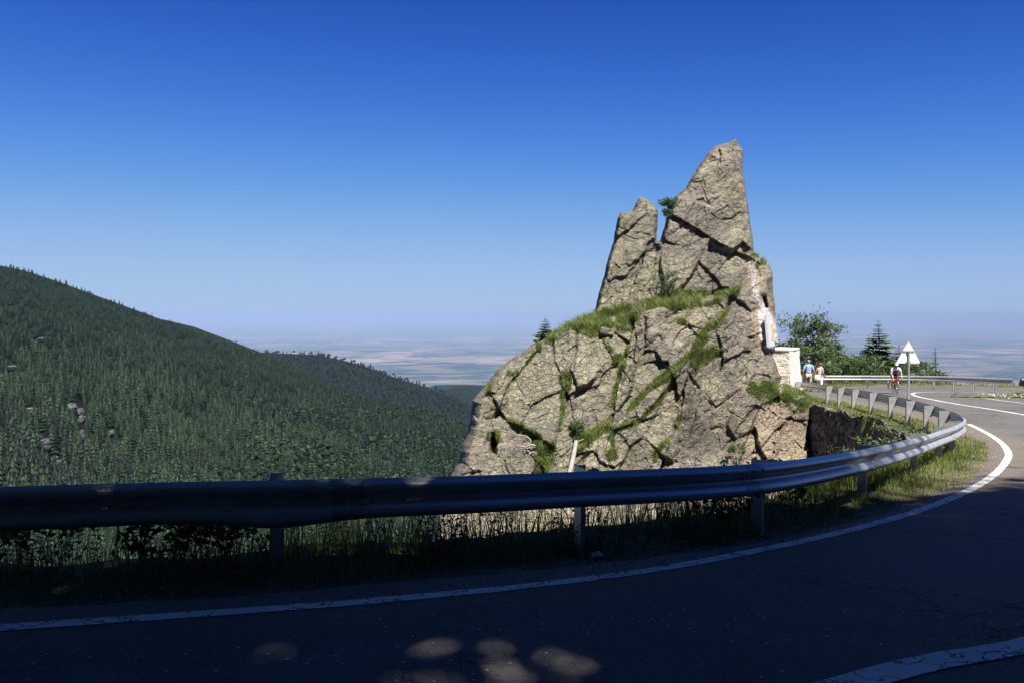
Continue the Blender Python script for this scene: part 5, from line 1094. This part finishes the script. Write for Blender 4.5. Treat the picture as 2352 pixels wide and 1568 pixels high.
def hand(vs, es, wrist, d, palm_n, side):
    """palm, four unequal bent fingers and a thumb"""
    d = np.array(d, float); d /= np.linalg.norm(d); pn = np.array(palm_n, float); sdv = np.cross(d, pn); sdv /= np.linalg.norm(sdv); w = np.array(vs[wrist][0])
    pc = w + d * .045; vs.append((tuple(pc), (.030, .018))); c = len(vs) - 1; es.append((wrist, c))
    for k, L in enumerate((.065, .075, .070, .055)):
        b = pc + d * .045 + sdv * (k - 1.5) * .019; m_ = b + d * L * .5 + pn * .012; t_ = b + d * L * .8 + pn * .035
        i = len(vs); vs += [(tuple(b), .009), (tuple(m_), .0085), (tuple(t_), .0075)]; es += [(c, i), (i, i + 1), (i + 1, i + 2)]
    b = pc - sdv * .035 * side; t_ = b + d * .04 - sdv * .018 * side + pn * .02; i = len(vs); vs += [(tuple(b), .011), (tuple(t_), .009)]; es += [(c, i), (i, i + 1)]
def person(name, loc, rz, J, label, female=False):
    """J: joints dict in metres; returns root"""
    root = empty(name, loc, rz); tag(root, label, 'person'); vs = []; es = []; ix = {}
    def a(k, r, prev=None):
        vs.append((tuple(J[k]), r)); ix[k] = len(vs) - 1
        if prev is not None: es.append((ix[prev], ix[k]))
    a('pelvis', (.15, .11)); a('waist', (.125, .095), 'pelvis'); a('chest', (.155, .11), 'waist'); a('neck0', (.075, .07), 'chest'); a('neck', (.052, .055), 'neck0'); a('head', (.072, .085), 'neck'); a('crown', (.068, .08), 'head')
    for s in ('l', 'r'):
        a('sh' + s, .062, 'neck0'); a('el' + s, .043, 'sh' + s); a('wr' + s, .027, 'el' + s); a('hip' + s, .092, 'pelvis'); a('kn' + s, .058, 'hip' + s); a('an' + s, .040, 'kn' + s); a('toe' + s, (.036, .030), 'an' + s)
        d = np.array(J['wr' + s]) - np.array(J['el' + s]); hand(vs, es, ix['wr' + s], J.get('hd' + s, d), J.get('pn' + s, (0, -1, 0)), 1 if s == 'l' else -1)
    skin('body', vs, es, M_SKIN, root, 2)
    return root
def garment(name, root, J, keys, edges, mat, sub=2):
    vs = [(tuple(J[k] if isinstance(k, str) else k), r) for k, r in keys]; return skin(name, vs, edges, mat, root, sub)
def lerp(a, b, f): return tuple(np.array(a) * (1 - f) + np.array(b) * f)
def face(root, c, fwd, sc=1.0):
    """nose, eyes, mouth, ears on a head centred at c, looking along fwd"""
    f = np.array(fwd, float); f /= np.linalg.norm(f); r = np.cross(f, [0, 0, 1]); r /= np.linalg.norm(r); u = np.cross(r, f); c = np.array(c); m = MB(); m.ball(c + f * .093, (.013, .016, .02), 8, 6)
    for s in (-1, 1): m.ball(c + r * s * .078, (.012, .018, .028), 8, 6)
    m.build('nose_and_ears', M_SKIN, root, True); e = MB()
    for s in (-1, 1): e.ball(c + f * .080 + r * s * .030 + u * .025, (.011, .008, .008), 8, 6)
    e.build('eyes', plain('eye_dark', (.03, .03, .03), .3), root, True); k = MB(); k.ball(c + f * .082 - u * .042, (.022, .008, .006), 8, 6); k.build('mouth', plain('lips', (.35, .10, .09), .5), root, True)
# man: seen from behind, walking along the far side of the rail
JM = dict(pelvis=(0, 0, .97), waist=(0, .01, 1.12), chest=(0, .0, 1.34), neck0=(0, 0, 1.47), neck=(0, 0, 1.54), head=(0, .01, 1.63), crown=(0, .0, 1.70),
          shl=(-.19, 0, 1.42), ell=(-.28, -.05, 1.16), wrl=(-.31, .02, .92), shr=(.19, 0, 1.42), elr=(.29, -.06, 1.16), wrr=(.27, -.02, .93), hipl=(-.10, 0, .90), knl=(-.19, .12, .50), anl=(-.24, -.02, .09), toel=(-.25, .12, .045), hipr=(.10, 0, .90), knr=(.12, .0, .49), anr=(.14, -.14, .09), toer=(.14, .0, .045))
def ground_at(x_, Y_): p = P(x_, 850, Y_); return (float(p[0]), Y_, float(zroad(Y_)))
M_SHIRT = striped('blue_white_striped_cotton', (.17, .30, .62), (.66, .72, .84), 4.2); M_BEIGE = plain('beige_cotton', (.46, .41, .32), .85)
mn = person('person', ground_at(1857, 46.3), R(-8), JM, 'grey haired man in blue and white striped polo shirt and beige trousers, from behind'); J = JM
garment('shirt', mn, J, [('pelvis', (.175, .135)), ('waist', (.165, .13)), ('chest', (.178, .135)), ((0, 0, 1.45), (.11, .09)), ('shl', .085), (lerp(J['shl'], J['ell'], .75), .068), ('shr', .085), (lerp(J['shr'], J['elr'], .75), .068)], [(0, 1), (1, 2), (2, 3), (3, 4), (4, 5), (3, 6), (6, 7)], M_SHIRT)
garment('trousers', mn, J, [((0, 0, .93), (.165, .125)), ('hipl', .11), ('knl', .078), ('anl', .066), ('hipr', .11), ('knr', .078), ('anr', .066)], [(0, 1), (1, 2), (2, 3), (0, 4), (4, 5), (5, 6)], M_BEIGE)
M_SHOE = plain('dark_leather', (.05, .04, .035), .5)
def shoes(root, J, mat):
    for s in 'lr':
        m = MB(); a_ = np.array(J['an' + s]); t_ = np.array(J['toe' + s]); m.ball((a_ + t_) / 2 - [0, 0, .02], (.05, .14, .045), 10, 7); m.build('shoe', mat, root, True)
shoes(mn, JM, M_SHOE)
m = MB(); m.ball((0, -.012, 1.675), (.088, .098, .085), 14, 9, .06); m.build('hair', plain('grey_hair', (.30, .28, .27), .9), mn, True); face(mn, (0, .01, 1.645), (0, 1, 0))
# woman: turned three quarters away to the right, bag on her right side
JW = dict(pelvis=(0, 0, .90), waist=(0, .01, 1.04), chest=(0, .0, 1.22), neck0=(0, 0, 1.34), neck=(0, 0, 1.40), head=(0.01, .01, 1.49), crown=(0.01, .0, 1.56),
          shl=(-.16, .02, 1.29), ell=(-.22, .0, 1.06), wrl=(-.20, .19, 1.08), shr=(.16, 0, 1.29), elr=(.20, -.06, 1.05), wrr=(.22, .08, .93), hipl=(-.09, 0, .84), knl=(-.10, .05, .46), anl=(-.10, -.04, .09), toel=(-.10, .09, .04), hipr=(.09, 0, .84), knr=(.10, -.02, .46), anr=(.11, -.10, .09), toer=(.12, .03, .04))
wm = person('person', ground_at(1883.5, 46.0), R(-50), JW, 'woman with short red hair in a white sleeveless top carrying a cream shoulder bag'); J = JW
M_TOP = plain('white_cotton', (.74, .70, .70), .85); garment('top', wm, J, [((0, 0, .94), (.15, .12)), ('waist', (.135, .105)), ('chest', (.155, .125)), ((0, 0, 1.33), (.09, .075)), ('shl', .066), ('shr', .066)], [(0, 1), (1, 2), (2, 3), (3, 4), (3, 5)], M_TOP)
garment('trousers', wm, J, [((0, 0, .88), (.155, .12)), ('hipl', .10), ('knl', .078), ((-.10, -.0, .28), .074), ('hipr', .10), ('knr', .078), ((.105, -.06, .28), .074)], [(0, 1), (1, 2), (2, 3), (0, 4), (4, 5), (5, 6)], plain('white_linen', (.70, .70, .68), .85))
shoes(wm, JW, plain('tan_sandal', (.35, .22, .12), .6)); m = MB(); m.ball((.01, -.015, 1.53), (.088, .098, .095), 14, 9, .08); m.build('hair', plain('dyed_red_hair', (.22, .035, .018), .7), wm, True); face(wm, (.01, .01, 1.50), (0, 1, 0))
bgp = wm.matrix_basis @ Vector((0, 0, 0)); rzw = R(-50); off_ = Matrix.Rotation(rzw, 3, 'Z') @ Vector((-.05, -.20, .62)); bgo = empty('shoulder_bag', tuple(bgp + off_), R(-20)); tag(bgo, 'cream cloth shoulder bag carried by the red haired woman', 'bag')
g = []; 
for f, hw_, dy_ in ((0, .14, .04), (.12, .17, .07), (.5, .165, .07), (1, .13, .025)):
    g.append([(hw_ * math.copysign(abs(math.cos(q)) ** .5, math.cos(q)), dy_ * math.sin(q), f * .34) for q in np.arange(16) * math.pi / 8])
m = MB(); m.grid(np.array(g), closev=True); m.fan(g[0]); m.fan(g[-1]); m.build('bag_body', plain('cream_canvas', (.72, .60, .44), .85), bgo, True)
m = MB(); m.tube(catmull([(-.10, 0, .33), (-.06, 0, .55), (0.0, .04, .68), (.06, 0, .55), (.10, 0, .33)], .04), .010, 6); m.build('strap', plain('cream_strap', (.70, .58, .42), .85), bgo, True)
# cyclist coming down towards the camera
cyl = ground_at(2056, 43.6); HEAD = R(-14)
bk_ = empty('racing_bicycle', cyl, HEAD); tag(bk_, 'slim road racing bicycle ridden towards the camera', 'bicycle')
M_TYRE = plain('black_rubber', (.025, .025, .025), .8); M_BLACK = plain('black_paint', (.03, .03, .035), .35); M_FRAME = plain('red_and_dark_frame', (.25, .03, .03), .35); M_STEEL = plain('steel', (.5, .5, .5), .3, .8)
for wy_ in (-.50, .49):
    m = MB(); R0 = .325; aa = np.arange(33)[:-1] * 2 * math.pi / 32; ring = p3(0 * aa, wy_ + R0 * np.cos(aa), .340 + R0 * np.sin(aa)); G = []
    for k in range(32):
        rad = np.array([0, math.cos(aa[k]), math.sin(aa[k])]); G.append([ring[k] + .013 * (math.cos(b) * rad + math.sin(b) * np.array([1, 0, 0])) for b in np.arange(8) * math.pi / 4])
    m.grid(np.array(G), closeu=True, closev=True); w_ = empty('wheel', (0, 0, 0)); w_.parent = bk_; m.build('tyre', M_TYRE, w_, True); m = MB()
    for k in range(16): m.tube([(0.0, wy_, .34), (0, wy_ + .31 * math.cos(aa[k * 2]), .34 + .31 * math.sin(aa[k * 2]))], .002, 4, False)
    m.tube([(-.04, wy_, .34), (.04, wy_, .34)], .018, 8); m.build('spokes', M_STEEL, w_, True)
m = MB(); hd = (0, -.36, .86); bb = (0, .07, .28); st_ = (0, .21, .86); rx = (0, .49, .34)
for a_, b_, r_ in ((hd, st_, .016), ((0, -.38, .76), bb, .020), (bb, st_, .017), (hd, (0, -.40, .72), .020)): m.tube([a_, b_], r_, 8)
for s in (-1, 1): m.tube([bb, (s * .05, .49, .34)], .009, 6); m.tube([(0, .19, .80), (s * .05, .49, .34)], .008, 6); m.tube([(s * .03, -.40, .72), (s * .05, -.50, .34)], .011, 6)
m.build('frame', M_FRAME, bk_, True)
m = MB(); m.tube([hd, (0, -.42, .94)], .014, 8); m.tube([(-.21, -.42, .95), (.21, -.42, .95)], .013, 8)
for s in (-1, 1): m.tube(catmull([(s * .21, -.42, .95), (s * .21, -.52, .94), (s * .21, -.54, .86), (s * .21, -.46, .80)], .03), .013, 6); m.tube([(s * .21, -.53, .95), (s * .20, -.56, .84)], .008, 5)
m.build('handlebar', M_BLACK, bk_, True); m = MB(); m.ball((0, .24, .95), (.07, .14, .03), 10, 6); m.tube([(0, .22, .86), (0, .23, .93)], .013, 6); m.build('saddle', M_BLACK, bk_, True)
m = MB(); m.tube([(-.09, .07, .28), (.09, .07, .28)], .014, 6); m.tube([(.08, .07, .28), (.09, .05, .115)], .011, 6); m.tube([(-.08, .07, .28), (-.09, .09, .445)], .011, 6); m.box((.13, .05, .11), (.09, .09, .02)); m.box((-.13, .09, .45), (.09, .09, .02)); m.tube([(.05, .07, .28), (.051, .07, .29)], .09, 16); m.build('crankset', M_STEEL, bk_, True)
JC = dict(pelvis=(0, .20, 1.02), waist=(0, .10, 1.14), chest=(0, -.10, 1.29), neck0=(0, -.20, 1.37), neck=(0, -.27, 1.42), head=(0, -.33, 1.48), crown=(0, -.35, 1.54),
          shl=(-.18, -.18, 1.34), ell=(-.25, -.30, 1.10), wrl=(-.215, -.47, .985), shr=(.18, -.18, 1.34), elr=(.25, -.30, 1.10), wrr=(.215, -.47, .985), hdl=(0, -.6, -.5), hdr=(0, -.6, -.5), pnl=(0, .4, -1), pnr=(0, .4, -1),
          hipl=(-.10, .18, .97), knl=(-.12, -.14, .72), anl=(-.12, .12, .50), toel=(-.125, -.02, .47), hipr=(.10, .18, .97), knr=(.12, -.09, .56), anr=(.12, .09, .17), toer=(.125, -.05, .135))
cy = person('person', cyl, HEAD, JC, 'cyclist in white helmet and white and blue jersey leaning over the handlebars'); J = JC
M_JER = plain('white_blue_jersey', (.52, .60, .82), .7); garment('jersey', cy, J, [('pelvis', (.15, .125)), ('waist', (.148, .12)), ('chest', (.172, .13)), ('neck0', (.10, .08)), ('shl', .082), (lerp(J['shl'], J['ell'], .6), .058), ('shr', .082), (lerp(J['shr'], J['elr'], .6), .058)], [(0, 1), (1, 2), (2, 3), (3, 4), (4, 5), (3, 6), (6, 7)], M_JER)
garment('vest', cy, J, [((0, .05, 1.06), (.115, .12)), ((0, -.04, 1.17), (.105, .12)), ((0, -.17, 1.29), (.085, .115)), ((0, -.235, 1.365), (.06, .07))], [(0, 1), (1, 2), (2, 3)], plain('dark_maroon_panel', (.07, .03, .07), .7))
garment('side_panel', cy, J, [((.12, .0, 1.02), (.03, .04)), ((.135, -.02, 1.12), (.035, .05)), ((.13, -.06, 1.2), (.03, .04))], [(0, 1), (1, 2)], plain('yellow_fabric', (.72, .76, .05), .7))
garment('shorts', cy, J, [('pelvis', (.16, .13)), ('hipl', .108), (lerp(J['hipl'], J['knl'], .85), .076), ('hipr', .108), (lerp(J['hipr'], J['knr'], .85), .076)], [(0, 1), (1, 2), (0, 3), (3, 4)], plain('black_lycra', (.02, .025, .02), .5))
for s in 'lr':
    m = MB(); a_ = np.array(J['an' + s]); t_ = np.array(J['toe' + s]); m.ball((a_ + t_) / 2 - [0, .02, .03], (.045, .13, .045), 10, 7); m.build('shoe', M_BLACK, cy, True)
    m = MB(); w_ = np.array(J['wr' + s]); m.ball(w_ + [0, -.04, -.015], (.042, .055, .035), 10, 7); m.build('glove', plain('white_glove', (.75, .75, .75), .8), cy, True)
m = MB(); u = np.arange(20) * 2 * math.pi / 20; v = np.linspace(0, 1, 7) * (math.pi / 2 - 1e-3)
m.grid(p3(.092 * np.cos(v)[:, None] * np.cos(u), -.345 + .125 * np.cos(v)[:, None] * np.sin(u), 1.535 + .095 * np.sin(v)[:, None] + 0 * u), closev=True)
for s in (-.045, .0, .045): m.tube(catmull([(s, -.46, 1.56), (s, -.36, 1.634 - abs(s) * .2), (s, -.25, 1.58)], .03), .012, 5)
m.build('helmet', plain('white_helmet', (.82, .84, .88), .35, var=.03), cy, True)
face(cy, (0, -.345, 1.49), (0, -1, -.1)); m = MB(); m.ball((0, -.43, 1.515), (.062, .018, .018), 10, 6); m.build('sunglasses', plain('dark_lens', (.01, .01, .01), .1), cy, True)
# ------------------------------------------------------------------ dark red parked car, only its corner in view
g0 = P(2347.5, 890, 43.2); cx0 = float(g0[0]); cz = float(zroad(43.4)) + .03; car = empty('parked_car', (cx0 + 2.68, 43.6, cz), 0); tag(car, 'dark red car standing on the traffic island, only its corner showing at the right edge', 'car')
prof = [(-2.05, .32), (-2.08, .55), (-1.98, .78), (-1.15, .92), (-.55, 1.38), (.75, 1.42), (1.45, 1.05), (2.0, .98), (2.08, .6), (2.02, .30)]
def carsec(y_, k): return [(x_ * (1 - .02 * k), y_, z_ - (.05 * k if z_ > .9 else 0)) for x_, z_ in prof]
m = MB(); G = np.array([carsec(-.84, 1.2), carsec(-.86, .4), carsec(-.62, -.2), carsec(0, -.5), carsec(.62, -.2), carsec(.86, .4), carsec(.84, 1.2)]); G[[0, 1, 5, 6], 4:6, 1] *= .78; m.grid(G, closev=True); m.fan(G[0]); m.fan(G[-1])
m.build('body', plain('dark_red_paint', (.12, .008, .012), .25, var=.02, spec=.6), car, True)
M_GLASS = plain('dark_car_glass', (.02, .025, .03), .08)
for s in (-1, 1): m = MB(); m.prism([(-1.0, s * .76, .95), (-.52, s * .70, 1.30), (.70, s * .70, 1.33), (1.3, s * .76, 1.02)], (0, s * .012, 0)); m.build('side_window', M_GLASS, car)
for x_ in (-1.30, 1.25):
    for s in (-1, 1):
        w_ = empty('wheel', (x_, s * .78, .31)); w_.parent = car; m = MB(); aa = np.arange(24) * 2 * math.pi / 24
        G = np.array([[(r_ * math.cos(b), y_, r_ * math.sin(b)) for b in aa] for r_, y_ in ((.19, -.09), (.29, -.10), (.31, -.07), (.31, .07), (.29, .10), (.19, .09))]); m.grid(G, closev=True); m.build('tyre', M_TYRE, w_, True)
        m = MB(); m.tube([(0, -.07, 0), (0, .07, 0)], .20, 20); m.build('rim', M_STEEL, w_, True)
for s in (-1, 1): m = MB(); m.ball((-2.0, s * .62, .66), (.06, .17, .08), 10, 7); m.build('headlight', plain('lamp_glass', (.7, .7, .72), .1), car, True)
m = MB(); m.box((-2.08, 0, .42), (.08, 1.6, .16)); m.build('bumper', M_BLACK, car)
# ------------------------------------------------------------------ the trees uphill behind the camera that throw the shade
HEADS = [  # tip of the shadow on the road (x, y), tree height, crown radius
    (10.4, 12.9, 19, 3.4), (7.6, 13.3, 20, 3.6), (4.2, 10.4, 18, 3.2), (2.0, 9.4, 19, 3.3), (1.2, 9.6, 18, 3.3), (-1.2, 9.0, 19, 3.4), (-3.4, 9.0, 18, 3.6), (-6.0, 9.2, 19, 3.6), (-8.5, 9.2, 18, 3.6),
    (-4.8, 6.6, 17, 3.6), (6.8, 8.5, 18, 3.8), (4.0, 7.2, 17, 3.6), (9.5, 8.4, 19, 3.8), (-8, 6.6, 17, 3.6), (1.6, 6.4, 16, 3.4), (-2.0, 5.6, 15, 3.4), (12, 9.5, 20, 3.8), (12.5, 5.5, 19, 3.8), (8.6, 5.0, 17, 3.6), (-11, 8, 19, 3.8), (-11, 5, 17, 3.8), (5.6, 4.0, 15, 3.4), (-5.5, 3.6, 15, 3.4), (2.4, 2.6, 14, 3.4)]
_r = np.random.RandomState(3); HEADS += [(float(_r.uniform(-9, 12)), float(_r.uniform(2.5, 9.0)), 17, 2.3) for _ in range(54)]
sh = np.array([-TO_SUN.x / TO_SUN.z, -TO_SUN.y / TO_SUN.z]); n0 = 0
for k, (x_, y_, h_, r_) in enumerate(HEADS):
    for dz in np.arange(h_ * .6, 60, .4):                                   # walk up the sun ray until the foot stands well on the bank
        bx_, by_ = x_ - sh[0] * dz, y_ - sh[1] * dz; zb_ = gz(bx_, by_)
        if by_ < -6.5 and float(bank_rise(np.array(bx_), np.array(by_))) > 7 and float(zroad(y_)) + dz - zb_ > 7: break
    h_ = float(zroad(y_)) + dz - zb_
    V_, F_, T_, tr_ = (None,) * 4
    if k < 3: src = spruce('uphill_spruce', (bx_, by_, gz(bx_, by_)), 1.0, .24, 700 + k, 'tall spruce on the bank behind the camera shading the road', nl=26, nb=13, ns=9, group='spruces on the bank behind the camera', bare=.08, tw=.2); src.scale = (h_ * r_ / 3.4, h_ * r_ / 3.4, h_); UP = (UP if k else []) + [src]
    else: c_ = copy_tree(UP[k % 3]); c_.location = (bx_, by_, gz(bx_, by_)); c_.scale = (h_ * r_ / 3.4, h_ * r_ / 3.4, h_); c_.rotation_euler = (0, 0, k * 1.3)

PATCH = [(-0.24, 4.30, .72, .30)]                 # thin spots in the canopy: dappled light on the road
def in_patch(c):
    z0 = zroad(4.5); hh_ = c[:, 2] - z0; gx_ = c[:, 0] + sh[0] * hh_; gy_ = c[:, 1] + sh[1] * hh_; m_ = np.zeros(len(c), bool)
    for a_, b_, ra, rb in PATCH: m_ |= ((gx_ - a_) / ra) ** 2 + ((gy_ - b_) / rb) ** 2 < 1
    m_ |= gy_ + .5 * fbm(p3(gx_, gy_, 0 * gx_) * 1.3, 2, 44) > np.interp(gx_, [-20, 1.0, 2.6, 5, 7.5, 14], [40, 14, 9.5, 10.7, 11.9, 12.2])        # beech crowns cut back where their shadow would reach the sunlit road
    return m_
for k, (x_, y_, h_, sp2, ln_, lb) in enumerate([(-13, -7.5, 16, 6.2, .80, 'first'), (-7.5, -7.5, 17, 6.2, .85, 'second'), (-2.0, -7.5, 17, 6.2, .80, 'third'), (2.5, -7.5, 16, 5.8, .38, 'fourth'), (7.5, -7.0, 16, 5.8, .26, 'fifth'), (13.0, -5.5, 16, 5.4, .22, 'sixth'), (-15, 2.5, 15, 5.0, .1, 'seventh')]):  # out-of-view beeches, added to block sky light and darken the near road
    tb = leafy('roadside_beech', (x_, y_, gz(x_, y_)), h_, sp2, 800 + k, 'big unseen beech added to shut out sky light over the near road, ' + lb + ' from the left', 80, 170, .25, mat=M_SHADE_BEECH, lean=(0, ln_), bare=.3, stems=2, clump=.28, shape=.4)
    cr_ = [c for c in tb.children if c.name.startswith('crown')][0]; bmx = cr_.data; nv_ = len(bmx.vertices); co = np.zeros(nv_ * 3, np.float32); bmx.vertices.foreach_get('co', co); co = co.reshape(-1, 4, 3)
    m_ = in_patch(co.mean(1) + np.array(tb.location)) & (np.random.RandomState(k).rand(len(co)) < .86); co[m_] = co[m_].mean(1, keepdims=True) + (co[m_] - co[m_].mean(1, keepdims=True)) * .05; bmx.vertices.foreach_set('co', co.ravel())
# let the thin spots be real: drop any spruce that stands right across them
bpy.context.view_layer.update(); dgp = bpy.context.evaluated_depsgraph_get(); gone = set()
for a_, b_, ra, rb in PATCH[:1]:
    for q in range(10):
        th_ = q * .628; f_ = .25 if q % 2 else .8; org = Vector((a_ + ra * f_ * math.cos(th_), b_ + rb * f_ * math.sin(th_), float(zroad(b_)) + .05))
        for _ in range(60):
            hit_, lo3, _n, _i, ob_, _m = scene.ray_cast(dgp, org, TO_SUN, distance=120)
            if not hit_: break
            par = ob_.parent
            if par is not None and par.name.startswith('uphill_spruce'): gone.add(par.name)
            org = lo3 + TO_SUN * .03
for nm_ in gone:
    o = bpy.data.objects[nm_]
    for c_ in list(o.children): bpy.data.objects.remove(c_)
    bpy.data.objects.remove(o)
# ------------------------------------------------------------------ haze over the plain
hm = bpy.data.materials.new('haze'); hm.use_nodes = True; ht = hm.node_tree; ht.nodes.clear(); ho = ht.nodes.new('ShaderNodeOutputMaterial'); pv = ht.nodes.new('ShaderNodeVolumePrincipled')
pv.inputs['Color'].default_value = (0.315, 0.415, 0.62, 1); pv.inputs['Density'].default_value = 2.0e-5; pv.inputs['Anisotropy'].default_value = -0.3
ht.links.new(pv.outputs[0], ho.inputs['Volume'])
m = MB(); m.box((0, 130000, -1010), (560000, 300000, 2500)); hz = m.build('haze', hm); tag(hz, kind='stuff')
